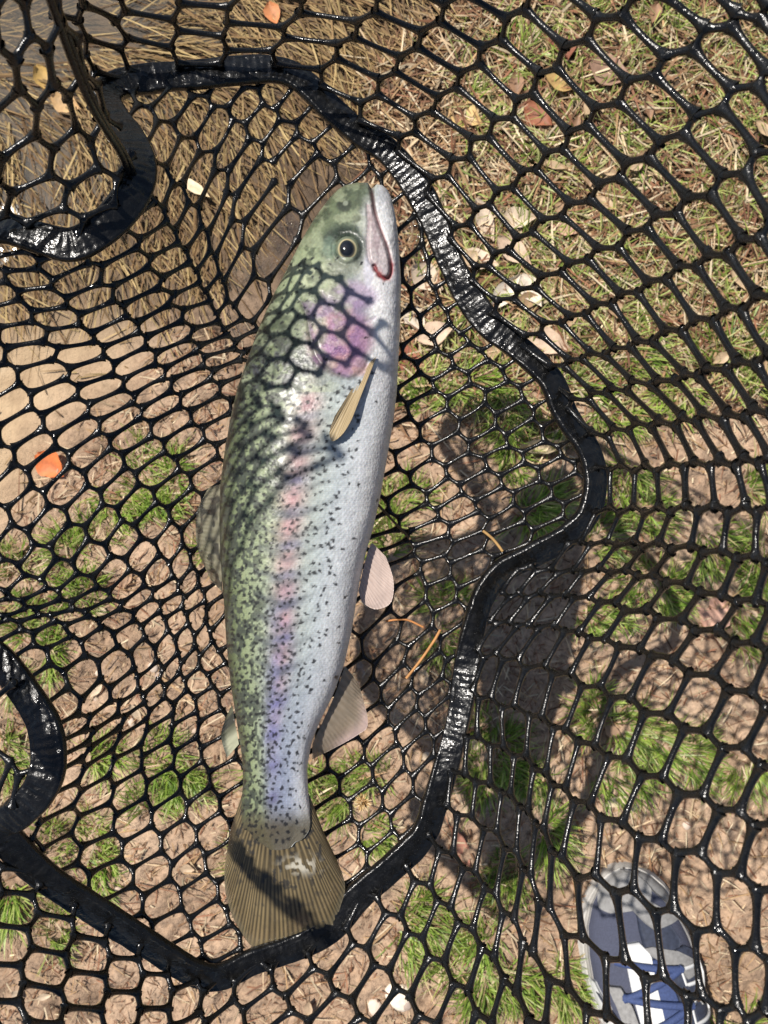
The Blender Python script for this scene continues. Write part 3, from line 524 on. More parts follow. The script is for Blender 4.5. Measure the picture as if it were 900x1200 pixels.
# ------------------------------------------------------------------ trout
DF = .440
fish = empty('rainbow_trout', tuple(U(350, 640, DF + .03)), 'speckled rainbow trout with a pink side stripe lying in the net', 'fish')
FL = np.array(fish.location)
LE = np.array([(214,418),(217,405),(222,396),(232,386),(255,369),(280,354),(320,334),(350,318),(385,303),(420,290),(455,278),(490,270),(530,263),(570,258),(610,257),(650,258),(700,262),(750,265),(800,270),(850,278),(890,284),(915,285),(940,283),(968,283),(980,292),(992,312)], float)
RE = np.array([(214,432),(217,448),(222,454),(232,459),(255,464),(280,467),(330,470),(380,469),(420,467),(460,465),(500,460),(540,453),(580,446),(620,437),(650,428),(690,420),(740,412),(780,403),(815,390),(845,375),(870,365),(900,360),(925,361),(945,363),(968,364),(980,357),(992,340)], float)
TH = np.array([(214,.002),(217,.008),(222,.012),(240,.017),(280,.023),(330,.028),(400,.033),(480,.036),(580,.0365),(680,.034),(760,.029),(830,.023),(890,.018),(930,.0115),(955,.0065),(975,.0025),(992,.0004)], float)
rows = np.concatenate([np.linspace(214, 232, 30), np.arange(233, 993, 1.0)]); nr = len(rows)
def sm(y, T, w=7):
    g = np.arange(200, 1000, .5); v = np.interp(g, T[:, 0], T[:, 1]); k = np.hanning(2 * w * 2 + 1); k /= k.sum()
    vv = np.convolve(np.pad(v, (2 * w, 2 * w), 'edge'), k, 'valid'); b = np.interp(y, g, vv); a = np.interp(y, T[:, 0], T[:, 1]); m = ss(222, 240, y); return a * (1 - m) + b * m
xl = sm(rows, LE, 10); xr = sm(rows, RE, 10); tt = sm(rows, TH, 14)
ntop, nbot = 190, 30
thv = np.concatenate([np.linspace(np.pi, 0, ntop), -np.linspace(0, np.pi, nbot + 2)[1:-1]]); nc = len(thv)
cs, sn = np.cos(thv), np.sin(thv)
vx = np.sign(cs) * np.abs(cs) ** .92; vz = np.sign(sn) * np.abs(sn) ** .66
Xp = ((xl + xr) / 2)[:, None] + ((xr - xl) / 2)[:, None] * vx[None]; Yp = np.repeat(rows[:, None], nc, 1)
ex_ = .66 + 1.0 * ss(915, 985, rows)[:, None]; vz2 = np.sign(sn)[None] * np.abs(sn)[None] ** ex_; zz = tt[:, None] * vz2; top = (sn >= -1e-6)[None]
v01 = (vx[None] + 1) / 2 + 0 * Yp
# relief on the head: mouth groove, gill cover step, eye socket
def dseg(X, Y, pts):
    d = np.full(X.shape, 1e9)
    for (x1, y1), (x2, y2) in zip(pts[:-1], pts[1:]):
        dx, dy = x2 - x1, y2 - y1; t = np.clip(((X - x1) * dx + (Y - y1) * dy) / (dx * dx + dy * dy), 0, 1); d = np.minimum(d, np.hypot(X - x1 - t * dx, Y - y1 - t * dy))
    return d
MOUTH = catmull([(434,212),(436,228),(439,246),(446,268),(455,292),(459,314),(455,326),(446,324),(438,312)], 5)
MAX2 = catmull([(430,240),(431,262),(430,285),(432,304),(438,312)], 5)
OPER = catmull([(352,352),(360,372),(364,395),(372,420),(390,436),(410,443),(426,434),(434,418)], 6)
PREO = catmull([(378,342),(388,362),(405,372),(424,378),(440,372)], 6)
GILL2 = catmull([(350,290),(356,315),(366,335),(388,350),(412,352)], 6)
head = (Yp < 470) & top
dm = np.where(head, dseg(Xp, Yp, MOUTH), 99); dm2 = np.where(head, dseg(Xp, Yp, MAX2), 99); do = np.where(head, dseg(Xp, Yp, OPER), 99); dp = np.where(head, dseg(Xp, Yp, PREO), 99); dg = np.where(head, dseg(Xp, Yp, GILL2), 99)
operpoly = list(map(tuple, OPER)) + [(440,400),(442,350),(425,330),(380,325),(356,335)]
inop = inside(np.array(operpoly), Xp, Yp) & top
zz = zz - .0016 * np.exp(-(dm / 2.2) ** 2) - .0007 * np.exp(-(dm2 / 1.8) ** 2) - .0007 * np.exp(-(do / 2.6) ** 2) - .0004 * np.exp(-(dp / 2.4) ** 2) - .0004 * np.exp(-(dg / 2.2) ** 2) + np.where(inop, .0008 * ss(0, 10, do), 0) * ss(438, 420, Xp) * ss(330, 348, Yp)
inmax = inside(np.array(list(map(tuple, MOUTH[8:])) + list(map(tuple, MAX2[::-1]))), Xp, Yp) & top
zz = zz + np.where(inmax, .0012 * ss(0, 5, np.minimum(dm, dm2)), 0)
de = np.hypot((Xp - 407) / 1.0, (Yp - 292) / 1.05); zz = zz + np.where(top, .0020 * np.exp(-(de / 19) ** 4) - .0012 * np.exp(-((de - 17) / 3) ** 2), 0)
# notch between the jaws
notch = np.exp(-((Xp - 436) / 3.0) ** 2) * ss(232, 214, Yp) * 8; Yb = Yp + notch
mus = np.where(top, .0009 * (fbm(v01 * 5, Yp * .02, 61) - .5) + .0007 * (fbm(Xp * .06, Yp * .06, 161) - .5), 0); zz = zz + mus
Yb = Yb + 9 * (vnoise(Xp * .11, Yp * 0, 162) - .5) * ss(950, 990, Yp); D = DF - zz; BV = U(Xp, Yb, D)
# skin colours (pigment, with some net shadow painted in)
def lerp(a, b, t): return a + (b - a) * t[..., None]
stops = [(0, (.07, .085, .05)), (.05, (.12, .145, .08)), (.14, (.225, .26, .155)), (.32, (.31, .35, .235)), (.46, (.33, .345, .29)), (.58, (.34, .375, .345)), (.72, (.41, .44, .45)), (.86, (.52, .53, .54)), (1, (.62, .60, .57))]
sx_ = [s[0] for s in stops]; vw = np.clip(v01 + .05 * (fbm(Xp * .03, Yp * .03, 62) - .5), 0, 1)
Cc = np.stack([np.interp(vw, sx_, [s[1][k] for s in stops]) for k in range(3)], -1)
tailk = ss(720, 930, Yp)
Cc = lerp(Cc, np.array([.22, .24, .35]), .7 * tailk * ss(.25, .45, v01) * ss(1.0, .6, v01))
# pink lateral stripe, broken by bluish bars: parr marks and painted-in net shadow
bars = .5 + .5 * np.sin((Yp + 16 * (v01 - .45) * 2 + 10 * (fbm(Xp * .02, Yp * .02, 63) - .5)) * 2 * np.pi / 37)
pink = np.exp(-((v01 - .455) / .085) ** 2) * ss(430, 480, Yp) * ss(930, 700, Yp) * (.55 + .6 * (fbm(Xp * .05, Yp * .04, 64) - .3))
Cc = lerp(Cc, np.array([.43, .245, .26]), np.clip(pink * (.35 + .75 * (1 - bars ** 2)), 0, .9))
blue = np.exp(-((v01 - .46) / .10) ** 2) * bars ** 3 * ss(440, 500, Yp) * (.5 + fbm(Xp * .08, Yp * .08, 65))
Cc = lerp(Cc, np.array([.13, .12, .21]), np.clip(.65 * blue, 0, .8))
purp = np.exp(-((v01 - .43) / .13) ** 2) * ss(640, 760, Yp) * ss(960, 900, Yp) * (fbm(Xp * .06, Yp * .05, 66)); Cc = lerp(Cc, np.array([.19, .185, .36]), np.clip(.95 * purp, 0, .8))
# dorsal mottling: dark net-like flecks
fl1 = vnoise(Xp * .20, Yp * .13, 67); fl2 = vnoise(Xp * .42 + 3, Yp * .30, 68)
mott = ss(.43, .62, .6 * fl1 + .5 * fl2 - .03) * ss(.56, .10, v01 + .10 * (fbm(Xp * .04, Yp * .04, 69) - .5)) * ss(330, 430, Yp)
Cc = lerp(Cc, np.array([.075, .085, .07]), np.clip(.95 * mott, 0, .92))
neck_shade = np.exp(-((Xp - 335 - (Yp - 430) * .1) / 45) ** 2 - ((Yp - 432) / 26) ** 2) * ss(.35, .65, fbm(Xp * .12, Yp * .12, 70)); Cc = lerp(Cc, np.array([.10, .10, .13]), np.clip(1.1 * neck_shade, 0, .8))  # net shadow behind the head, painted into the skin as a broken dark patch
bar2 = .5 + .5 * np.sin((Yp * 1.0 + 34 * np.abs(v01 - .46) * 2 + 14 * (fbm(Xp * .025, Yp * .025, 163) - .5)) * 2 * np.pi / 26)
Cc = lerp(Cc, np.array([.11, .12, .13]), np.clip(.6 * bar2 ** 4 * ss(.16, .3, v01) * ss(.80, .5, v01) * ss(450, 500, Yp) * ss(860, 780, Yp) * (.3 + fbm(Xp * .09, Yp * .09, 164)), 0, .7))  # dark slanted bars painted in like shadows of net strands
# fine scale weave and tone noise
a1 = (Xp + Yp * .62) / 3.1; a2 = (Xp - Yp * .62) / 3.1; weave = (np.cos(a1 * 2 * np.pi) * np.cos(a2 * 2 * np.pi))
Cc = Cc * (1 + (.09 * weave * ss(430, 480, Yp) + .22 * (vnoise(Xp * .7, Yp * .7, 71) - .5) + .16 * (fbm(Xp * .18, Yp * .18, 171) - .5)))[..., None]
Cc = lerp(Cc, np.array([.115, .098, .062]), ss(938, 972, Yp + 6 * (fbm(Xp * .1, Yp * .1, 172) - .5)) * .9)
# head colours
hd = top & (Yp < 460)
def blob(x, y, rx, ry, col, k, ang=0):
    global Cc
    c, s = math.cos(ang), math.sin(ang); a = ((Xp - x) * c + (Yp - y) * s) / rx; b = (-(Xp - x) * s + (Yp - y) * c) / ry
    w = np.clip(1.25 - (a * a + b * b) * (.8 + .5 * (fbm(Xp * .06, Yp * .06, 72) - .5)), 0, 1) * hd; w = w * w * (3 - 2 * w); Cc = lerp(Cc, np.array(col), np.clip(w * k, 0, 1))
blob(408, 228, 34, 24, (.13, .16, .10), .85); blob(385, 262, 40, 24, (.19, .23, .14), .85, -.9); blob(350, 320, 50, 22, (.42, .48, .31), .7, -1.05)
blob(375, 330, 26, 22, (.50, .53, .37), .8); blob(440, 300, 22, 70, (.62, .61, .60), .85); blob(452, 380, 26, 80, (.68, .67, .66), .85)
blob(415, 345, 30, 16, (.46, .36, .48), .75, .15); blob(398, 398, 38, 38, (.50, .28, .36), .95); blob(385, 412, 20, 20, (.40, .24, .44), .6); blob(408, 428, 26, 12, (.62, .36, .34), .7, .2)
blob(372, 385, 12, 26, (.52, .54, .38), .6); blob(400, 286, 27, 24, (.08, .11, .08), .9, -.4); blob(402, 312, 22, 12, (.36, .38, .30), .6)
blob(403, 240, 9, 8, (.05, .06, .05), .8); blob(418, 256, 5, 4, (.05, .05, .05), .9); blob(405, 238, 3, 3, (.35, .38, .30), .8); blob(448, 226, 9, 12, (.30, .32, .34), .7)
hm = hd * ss(.47, .66, fbm(Xp * .11, Yp * .11, 73)) * ss(440, 400, Xp + (Yp - 240) * .25); Cc = lerp(Cc, np.array([.09, .11, .075]), .7 * hm)
hm2 = hd * ss(.50, .64, fbm(Xp * .07 + 7, Yp * .07, 173)) * ss(452, 410, Xp + (Yp - 240) * .2); Cc = lerp(Cc, np.array([.40, .44, .30]), .55 * hm2)
blob(420, 292, 8, 18, (.10, .12, .10), .8); blob(398, 276, 20, 8, (.05, .07, .05), .75, -.3); blob(386, 290, 8, 14, (.22, .30, .23), .6); blob(432, 318, 6, 20, (.55, .53, .60), .6)
vein = hd & inop; vn = ss(.045, .0, np.abs(fbm(Xp * .10, Yp * .10, 74) - .5)) * vein * np.exp(-((Xp - 395) / 32) ** 2 - ((Yp - 400) / 32) ** 2); Cc = lerp(Cc, np.array([.14, .07, .20]), .75 * vn)
op2 = (hd & inop) * ss(440, 418, Xp) * ss(335, 360, Yp); Cc = lerp(Cc, np.array([.34, .22, .40]), .55 * op2 * ss(.48, .62, fbm(Xp * .05 + 3, Yp * .05, 174))); Cc = lerp(Cc, np.array([.58, .42, .44]), .5 * op2 * ss(.52, .66, fbm(Xp * .08 + 1, Yp * .08, 175)))
thr = hd * ss(425, 445, Xp); str_ = ss(.04, .0, np.abs(vnoise(Xp * .11 + Yp * .012, Yp * .012, 176) - .5)); Cc = lerp(Cc, np.array([.42, .41, .42]), .5 * thr * str_); Cc = lerp(Cc, np.array([.50, .49, .50]), .45 * thr * ss(.45, .65, fbm(Xp * .06, Yp * .03, 177)))
Cc = lerp(Cc, np.array([.44, .37, .37]), np.where(inmax, .75, 0)); Cc = lerp(Cc, np.array([.30, .22, .24]), np.where(inmax, .5, 0) * ss(.5, .65, fbm(Xp * .12, Yp * .08, 178)))
jag = .8 + .9 * vnoise(Xp * .3, Yp * .3, 179)
Cc = lerp(Cc, np.array([.24, .022, .028]), np.clip(np.exp(-(dm / (2.1 * jag)) ** 2) * ss(296, 312, Yp) * 1.1, 0, .9)); Cc = lerp(Cc, np.array([.20, .085, .09]), np.exp(-(dm / 2.0) ** 2) * ss(318, 296, Yp) * .8); Cc = lerp(Cc, np.array([.05, .03, .03]), np.exp(-(dm / 2.4) ** 2) * ss(262, 236, Yp) * .85)
Cc = lerp(Cc, np.array([.28, .22, .24]), np.exp(-(dm2 / 1.5) ** 2) * .55); Cc = lerp(Cc, np.array([.13, .12, .12]), np.exp(-(do / (2.0 * jag)) ** 2) * .6 * ss(430, 412, Xp)); Cc = lerp(Cc, np.array([.34, .26, .36]), np.exp(-(dp / 2) ** 2) * .4)
Cc = np.where((Yp < 470)[..., None], Cc * (1 + .28 * (vnoise(Xp * .45, Yp * .45, 180) - .5) + .2 * (fbm(Xp * .2, Yp * .2, 181) - .5))[..., None], Cc)
# black spots: small star-like marks
spots = []
tries = 0
while len(spots) < 900 and tries < 30000:
    tries += 1; y = rng.uniform(300, 984); a = np.interp(y, rows, xl); b = np.interp(y, rows, xr); vv = rng.random()
    pr = np.interp(vv, [0, .1, .35, .5, .62, .75, .85, 1], [.9, 1, .9, .55, .34, .16, .04, 0]) * (1 if y > 420 else .35) * (1.25 if y > 780 else 1)
    if rng.random() > pr: continue
    x = a + vv * (b - a)
    if y < 450 and x > 370 and rng.random() < .85: continue
    if any((x - s[0]) ** 2 + (y - s[1]) ** 2 < 34 for s in spots): continue
    spots.append((x, y, rng.uniform(1.3, 2.5) * (1.0 if y > 420 else .8), rng.random() * 6.28, rng.integers(2, 5)))
for (x, y, r, ph, k) in spots:
    i0 = np.searchsorted(rows, y - 6); i1 = np.searchsorted(rows, y + 6); sl = slice(i0, i1)
    dx = Xp[sl] - x; dy = Yp[sl] - y; rr = np.hypot(dx, dy); an = np.arctan2(dy, dx)
    w = ss(1.5, .5, rr / (r * (1 + .16 * np.cos(k * an + ph) + .22 * np.cos(an * 2 + ph * 3))) + 1.5 * (vnoise(Xp[sl] * .55, Yp[sl] * .55, 75) - .5)) * top
    Cc[sl] = lerp(Cc[sl], np.array([.022, .022, .026]), .85 * w)
gl_ = np.clip(Cc, 0, 1); lum = gl_.mean(-1, keepdims=True); gl_ = lum + (gl_ - lum) * 1.15; gl_ = np.clip(gl_, .004, 1); gl_ = gl_ * (gl_.mean(-1, keepdims=True) / .33) ** .32 * .86
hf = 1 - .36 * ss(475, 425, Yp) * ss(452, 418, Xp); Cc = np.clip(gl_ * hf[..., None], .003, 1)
Cc = np.where(top[..., None], Cc, np.array([.45, .46, .44]))
def mat_skin():
    t = NT('trout_skin').set(Roughness=.45); t.p.inputs['Specular IOR Level'].default_value = .3
    t.p.inputs['Coat Weight'].default_value = .12; t.p.inputs['Coat Roughness'].default_value = .22
    t.l(t.attr(), t.p.inputs['Base Color'])
    tc = t.n('TexCoord'); vo = t.n('TexVoronoi'); vo.inputs['Scale'].default_value = 620; t.l(tc.outputs['Object'], vo.inputs['Vector'])
    b = t.bump(vo.outputs['Distance'], .27, .0006, t.bump(t.noise(75, 3), .18, .002)); t.l(b, t.p.inputs['Normal'])
    r = t.ramp(t.noise(60, 3), [(.35, (.36,) * 3), (.7, (.58,) * 3)]); t.l(r, t.p.inputs['Roughness'])
    t.p.inputs['Subsurface Weight'].default_value = .08; t.p.inputs['Subsurface Radius'].default_value = (.004, .002, .001)
    t.p.inputs['Metallic'].default_value = .0
    return t.m
M_SKIN = mat_skin()
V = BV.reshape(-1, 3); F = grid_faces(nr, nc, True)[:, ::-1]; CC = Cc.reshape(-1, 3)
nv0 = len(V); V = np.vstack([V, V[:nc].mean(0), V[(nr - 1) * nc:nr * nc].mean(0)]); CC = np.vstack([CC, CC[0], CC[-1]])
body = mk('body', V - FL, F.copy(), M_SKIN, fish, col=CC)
zt = lambda X, Y: None
def body_top(X, Y):
    a = np.interp(Y, rows, xl); b = np.interp(Y, rows, xr); t = np.interp(Y, rows, tt); u = np.clip((X - (a + b) / 2) / ((b - a) / 2), -1, 1)
    return t * np.clip(1 - np.abs(u) ** (2 / .92), 0, 1) ** .33
# eye: cornea, gold iris ring and pupil
def disc_dome(cx, cy, rx, ry, z0, hgt, nrr=9, nth=36):
    rr = np.linspace(0.02, 1, nrr)[:, None]; th = np.linspace(0, 2 * np.pi, nth, endpoint=False)[None]
    X = cx + rx * rr * np.cos(th); Y = cy + ry * rr * np.sin(th); z = z0 + hgt * np.sqrt(np.clip(1 - rr ** 2 * .96, 0, 1)) + 0 * th
    return U(X, Y, DF - z), rr + 0 * th
zb = float(body_top(407, 292)) + .0016
P, R = disc_dome(407, 292, 13.5, 15, zb - .0012, .0030); col = lerp(np.array([.012, .012, .013]) + 0 * P, np.array([.42, .36, .20]), ss(.62, .68, R) * ss(.80, .74, R)); col = lerp(col, np.array([.10, .12, .08]), ss(.78, .86, R))
t = NT('wet_eye').set(Roughness=.06); t.l(t.attr(), t.p.inputs['Base Color']); t.p.inputs['Coat Weight'].default_value = 1.0; M_EYE = t.m
eye = mk('eye', P.reshape(-1, 3) - FL, grid_faces(9, 36, True)[:, ::-1].copy(), M_EYE, fish, col=col.reshape(-1, 3))
P, R_ = disc_dome(406.5, 291, 8.4, 9.6, zb + .00062, .0018); mk('pupil', P.reshape(-1, 3) - FL, grid_faces(9, 36, True)[:, ::-1].copy(), M_EYE, eye, col=np.tile((.006, .006, .007), (9 * 36, 1)))
# fins
def mat_fin(name, alpha=.85, rough=.3):
    t = NT(name).set(Roughness=rough); t.l(t.attr(), t.p.inputs['Base Color']); t.p.inputs['Coat Weight'].default_value = .5; t.p.inputs['Coat Roughness'].default_value = .15
    tr = t.n('BsdfTranslucent'); t.l(t.attr(), tr.inputs[0]); m1 = t.n('MixShader'); m1.inputs[0].default_value = .3; t.l(t.p.outputs[0], m1.inputs[1]); t.l(tr.outputs[0], m1.inputs[2])
    tp = t.n('BsdfTransparent'); m2 = t.n('MixShader'); t.l(t.attr('alpha'), m2.inputs[0]); t.l(tp.outputs[0], m2.inputs[1]); t.l(m1.outputs[0], m2.inputs[2]); t.l(m2.outputs[0], t.out.inputs[0]); return t.m
M_FIN = mat_fin('fin_membrane')
def fin(name, base, tip, zbase, ztip, rays, cfun, afun, nu=90, nv=60, rip=.0005, thick=.0006, fan=None):
    bp = catmull(base, 12); tp = catmull(tip, 12)
    def res(p, n):
        s = np.concatenate([[0], np.cumsum(np.linalg.norm(np.diff(p, axis=0), axis=1))]); g = np.linspace(0, s[-1], n); return np.stack([np.interp(g, s, p[:, 0]), np.interp(g, s, p[:, 1])], -1)
    bp, tp = res(bp, nu), res(tp, nu); v = np.linspace(0, 1, nv)
    XY = bp[:, None] + (tp - bp)[:, None] * v[None, :, None]; u = np.linspace(0, 1, nu)[:, None] + 0 * v[None]; vv = v[None] + 0 * u
    uw = u + .012 * (vnoise(u * 9, vv * 1.5, 92) - .5) + .010 * (vnoise(u * 23, vv * 0 + 1, 93) - .5); r1 = .5 + .5 * np.cos(uw * rays * 2 * np.pi); r2 = .5 + .5 * np.cos(uw * rays * 4 * np.pi); ray = r1 * ss(.65, .25, vv) + r2 * ss(.25, .65, vv)
    ray = ray * (.55 + .6 * vnoise(u * rays * 1.5, vv * 2, 94))
    z = zbase + (ztip - zbase) * vv + rip * ray * (vv > .02) + .0022 * (fbm(u * 3, vv * 2, 91) - .5) * vv
    X, Y = XY[..., 0], XY[..., 1]
    c = cfun(u, vv, ray, X, Y); a = afun(u, vv, ray)
    T_ = U(X, Y, DF - z); B_ = U(X, Y, DF - z + thick * (1.05 - vv))
    V = np.concatenate([T_.reshape(-1, 3), B_.reshape(-1, 3)]); f = grid_faces(nu, nv); n0 = nu * nv
    bd = np.concatenate([np.arange(nv), np.arange(1, nu) * nv + nv - 1, (nu - 1) * nv + np.arange(nv - 2, -1, -1), np.arange(nu - 2, 0, -1) * nv])
    side = np.stack([bd, np.roll(bd, -1), np.roll(bd, -1) + n0, bd + n0], -1)
    F = np.vstack([f, f[:, ::-1] + n0, side])
    C2 = np.concatenate([c.reshape(-1, 3)] * 2); A2 = np.concatenate([a.ravel()] * 2)
    return mk(name, V - FL, F, M_FIN, fish, col=C2, attr={'alpha': A2})
def c_tail(u, v, ray, X, Y):
    c = lerp(np.array([.055, .044, .026]) + 0 * u[..., None], np.array([.27, .205, .105]), ray * .95); c = c * (.75 + .5 * fbm(X * .04, Y * .03, 98))[..., None]; c = lerp(c, np.array([.10, .10, .07]), ss(.30, .0, v)); c = lerp(c, np.array([.17, .15, .10]), ss(.90, 1, v) * .6)
    sp = ss(.70, .80, vnoise(X * .24, Y * .15, 95) + .25 * (vnoise(X * .7, Y * .7, 99) - .5)) * ss(.95, .5, v); c = lerp(c, np.array([.03, .03, .03]), .8 * sp)
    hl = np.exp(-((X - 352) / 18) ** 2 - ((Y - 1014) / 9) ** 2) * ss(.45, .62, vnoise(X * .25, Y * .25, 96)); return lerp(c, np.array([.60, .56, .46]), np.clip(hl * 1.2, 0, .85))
TZ = -.012
fin('tail_fin', [(284,930),(300,946),(322,952),(346,946),(362,930)], [(270,972),(263,1022),(267,1058),(280,1088),(300,1111),(338,1106),(385,1089),(399,1062),(403,1030),(378,972)], .0016, TZ, 30, c_tail, lambda u, v, r: .97 - .25 * v * ss(.6, 1, v) + 0 * u, 300, 90, .00022)
def c_grey(u, v, ray, X, Y):
    c = lerp(np.array([.20, .19, .13]) + 0 * u[..., None], np.array([.33, .31, .23]), ray * .6); return lerp(c, np.array([.03, .03, .03]), .85 * ss(.62, .70, vnoise(X * .22, Y * .13, 97)))
fin('dorsal_fin', [(262,566),(258,600),(258,640),(261,694)], [(244,572),(231,600),(231,640),(247,680)], .001, -.014, 12, c_grey, lambda u, v, r: .92 - .25 * v + 0 * u, 90, 40)
fin('adipose_fin', [(272,826),(276,850),(280,872)], [(266,838),(259,862),(266,888)], .0, -.004, 5, lambda u, v, r, X, Y: lerp(lerp(np.array([.12, .12, .08]) + 0 * u[..., None], np.array([.42, .42, .30]), ss(.5, .75, u)), np.array([.03, .03, .03]), .7 * ss(.5, .3, np.abs(u - .3) * 3)), lambda u, v, r: .95 + 0 * u, 40, 24)
pz = float(body_top(428, 425)); pz2 = float(body_top(390, 505))
fin('pectoral_fin', [(441,418),(434,424),(426,434)], [(412,492),(402,508),(390,517),(386,507),(392,488)], pz - .001, pz2 + .0035, 7, lambda u, v, r, X, Y: lerp(np.array([.40, .30, .16]) + 0 * u[..., None], np.array([.58, .48, .32]), r * .7), lambda u, v, r: .98 + 0 * u, 60, 60, .0005)
fin('pelvic_fin', [(436,636),(430,650),(420,692)], [(452,652),(461,680),(458,706),(440,714),(424,706)], .006, .004, 11, lambda u, v, r, X, Y: lerp(np.array([.56, .44, .38]) + 0 * u[..., None], np.array([.70, .58, .52]), r * .6), lambda u, v, r: .96 + 0 * u, 90, 50)
fin('anal_fin', [(404,780),(392,815),(366,872)], [(420,800),(431,846),(418,862),(366,890)], .002, -.006, 12, lambda u, v, r, X, Y: lerp(lerp(np.array([.27, .22, .16]) + 0 * u[..., None], np.array([.40, .34, .27]), r * .5), np.array([.62, .48, .44]), ss(.6, 1, v) * ss(.1, .4, u) * ss(.9, .6, u)), lambda u, v, r: .9 - .25 * v + 0 * u, 90, 50)
# slime-wet maxilla plate is part of the continuous head

# ------------------------------------------------------------------ litter caught on the net
def needle(pts, d, r, col, label, name='pine_needle', cat='needle'):
    p = catmull(pts, 6); v, f = cord(U(p[:, 0], p[:, 1], d), r); o = mk(name, v, f, M_LEAF, col=np.tile(col, (len(v), 1))); return tag(o, label, cat)
needle([(476,795),(492,775),(508,752),(516,738)], .4605, .0008, (.50, .24, .08), 'long rusty pine needle caught on the net below the pelvic fin')
needle([(452,728),(475,726),(496,735)], .4645, .0006, (.52, .22, .07), 'short rusty pine needle lying across net strands')
needle([(566,622),(578,632),(589,646)], .4575, .0008, (.45, .27, .10), 'bent brown stalk on the gathered net strands')
needle([(440,588),(462,612),(481,632)], .4655, .0007, (.16, .10, .05), 'thin dark stalk on the net beside the trout belly')
burr = empty('dried_burr', tuple(U(425, 940, .462)), 'frizzy dried tan burr stuck on the net beside the tail', 'burr')
n = 260; th = rng.random(n) * 6.283; el = rng.random(n) * 1.5; P = np.zeros((n, 3)); c = np.array([[.62, .42, .18], [.74, .58, .34], [.40, .24, .10]])[rng.integers(0, 3, n)]
V, F, C = ribbons(P, th, el, .002 + .0045 * rng.random(n), .0004 + .0004 * rng.random(n), rng.normal(0, .8, n), c, 3, 1.5); mk('bristles', V, F, M_STRAW, burr, col=C)
pu = np.linspace(.05, 3.09, 8)[:, None]; pv = np.linspace(0, 6.283, 12, endpoint=False)[None]
V = np.stack([.0022 * np.sin(pu) * np.cos(pv), .003 * np.sin(pu) * np.sin(pv), .002 * np.cos(pu) + 0 * pv], -1).reshape(-1, 3); mk('seed_head', V, grid_faces(8, 12, True), M_LEAF, burr, col=np.tile((.46, .28, .12), (len(V), 1)))

# ------------------------------------------------------------------ sneaker on the bank
t0 = np.array(U(722, 1011, .845)); shoe_dir = math.radians(11)
shoe = empty('sneaker', (t0[0], t0[1], 0.004), 'grey and navy sneaker with a white letter on its side standing on the soil', 'shoe')
shoe.scale = (1.08, 1.05, 1.0); shoe.rotation_euler = (0, 0, shoe_dir)           # local +y points from heel to toe
ST = np.array([0, .004, .012, .025, .045, .07, .10, .14, .18, .22, .26, .285, .292])
SL = np.array([.000, -.014, -.026, -.037, -.0455, -.050, -.051, -.046, -.041, -.038, -.036, -.026, -.010])
SR = np.array([.004, .018, .029, .039, .047, .053, .0565, .053, .044, .037, .035, .026, .012])
SH = np.array([.030, .036, .042, .047, .051, .058, .070, .088, .098, .10, .10, .096, .09])
M_MESH = mat_plain('navy_grey_mesh', (.05, .055, .085), .8, .25, 900, .5); M_SUEDE = mat_plain('grey_suede', (.20, .195, .19), .85, .2, 300, .3); M_MID = mat_plain('pale_midsole', (.42, .40, .37), .7, .15, 120, .2)
M_NAVY = mat_plain('dark_navy_panel', (.028, .034, .055), .7, .3, 300, .3); M_WHITE = mat_plain('white_leather', (.55, .55, .54), .5, .08, 200, .15); M_LACE = mat_plain('blue_lace', (.035, .055, .14), .75, .25, 700, .4); M_DARK = mat_plain('shoe_lining', (.02, .02, .025), .9, .2, 300, .2)
def shoe_pt(t, f, off=0.0):
    """t metres from toe, f -1..1 across from left edge to right edge over the top"""
    t = np.asarray(t, float); f = np.asarray(f, float); t, f = np.broadcast_arrays(t, f)
    l = np.interp(t, ST, SL); r = np.interp(t, ST, SR); h = np.interp(t, ST, SH); c = (l + r) / 2; w = (r - l) / 2 - .004
    a = f * np.pi / 2; base = .021
    x = c + w * np.sin(a) * (1 - .0 * np.abs(f)); z = base + (h - base) * np.abs(np.cos(a)) ** .62
    nx = np.sin(a); nz = np.cos(a)
    return np.stack([x + off * nx, -t + 0 * f, z + off * nz], -1)
def skirt(t, mul=1.0):
    l = np.interp(t, ST, SL); r = np.interp(t, ST, SR); c = (l + r) / 2; w = (r - l) / 2 * mul; return c, w
tg = np.concatenate([np.linspace(0, .012, 10), np.linspace(.014, .28, 70), np.linspace(.282, .292, 8)])
# midsole: closed loft
ring = []
for t_ in tg:
    c, w = skirt(t_); zz_ = [0, 0, .004, .016, .024, .024, .016, .004]; xx = [-.9, .9, 1, 1.03, .97, -.97, -1.03, -1]
    toe = .010 * max(0, 1 - t_ / .03); ring.append([(c + w * x, -t_, z + (toe if z < .002 else 0)) for x, z in zip(xx, zz_)])
V = np.array(ring).reshape(-1, 3); F = [tuple(f) for f in grid_faces(len(tg), 8, True)] + [tuple(range(8)), tuple((len(tg) - 1) * 8 + k for k in range(7, -1, -1))]
mk('midsole', V, F, M_MID, shoe, smooth=False)
fg = np.linspace(-1, 1, 41)
op = lambda t_, f: ((t_ - .215) / .07) ** 2 + (f / .52) ** 2 < 1
V = shoe_pt(tg[:, None], fg[None]).reshape(-1, 3); GF = grid_faces(len(tg), 41); keep = [tuple(f) for f in GF if not op(tg[f[0] // 41], fg[f[0] % 41])]
mk('upper', V, keep, M_MESH, shoe)
V = shoe_pt(tg[:, None] * .9 + .012, fg[None] * .9, -.008).reshape(-1, 3) ; V[:, 2] -= .01; mk('lining', V, GF, M_DARK, shoe)
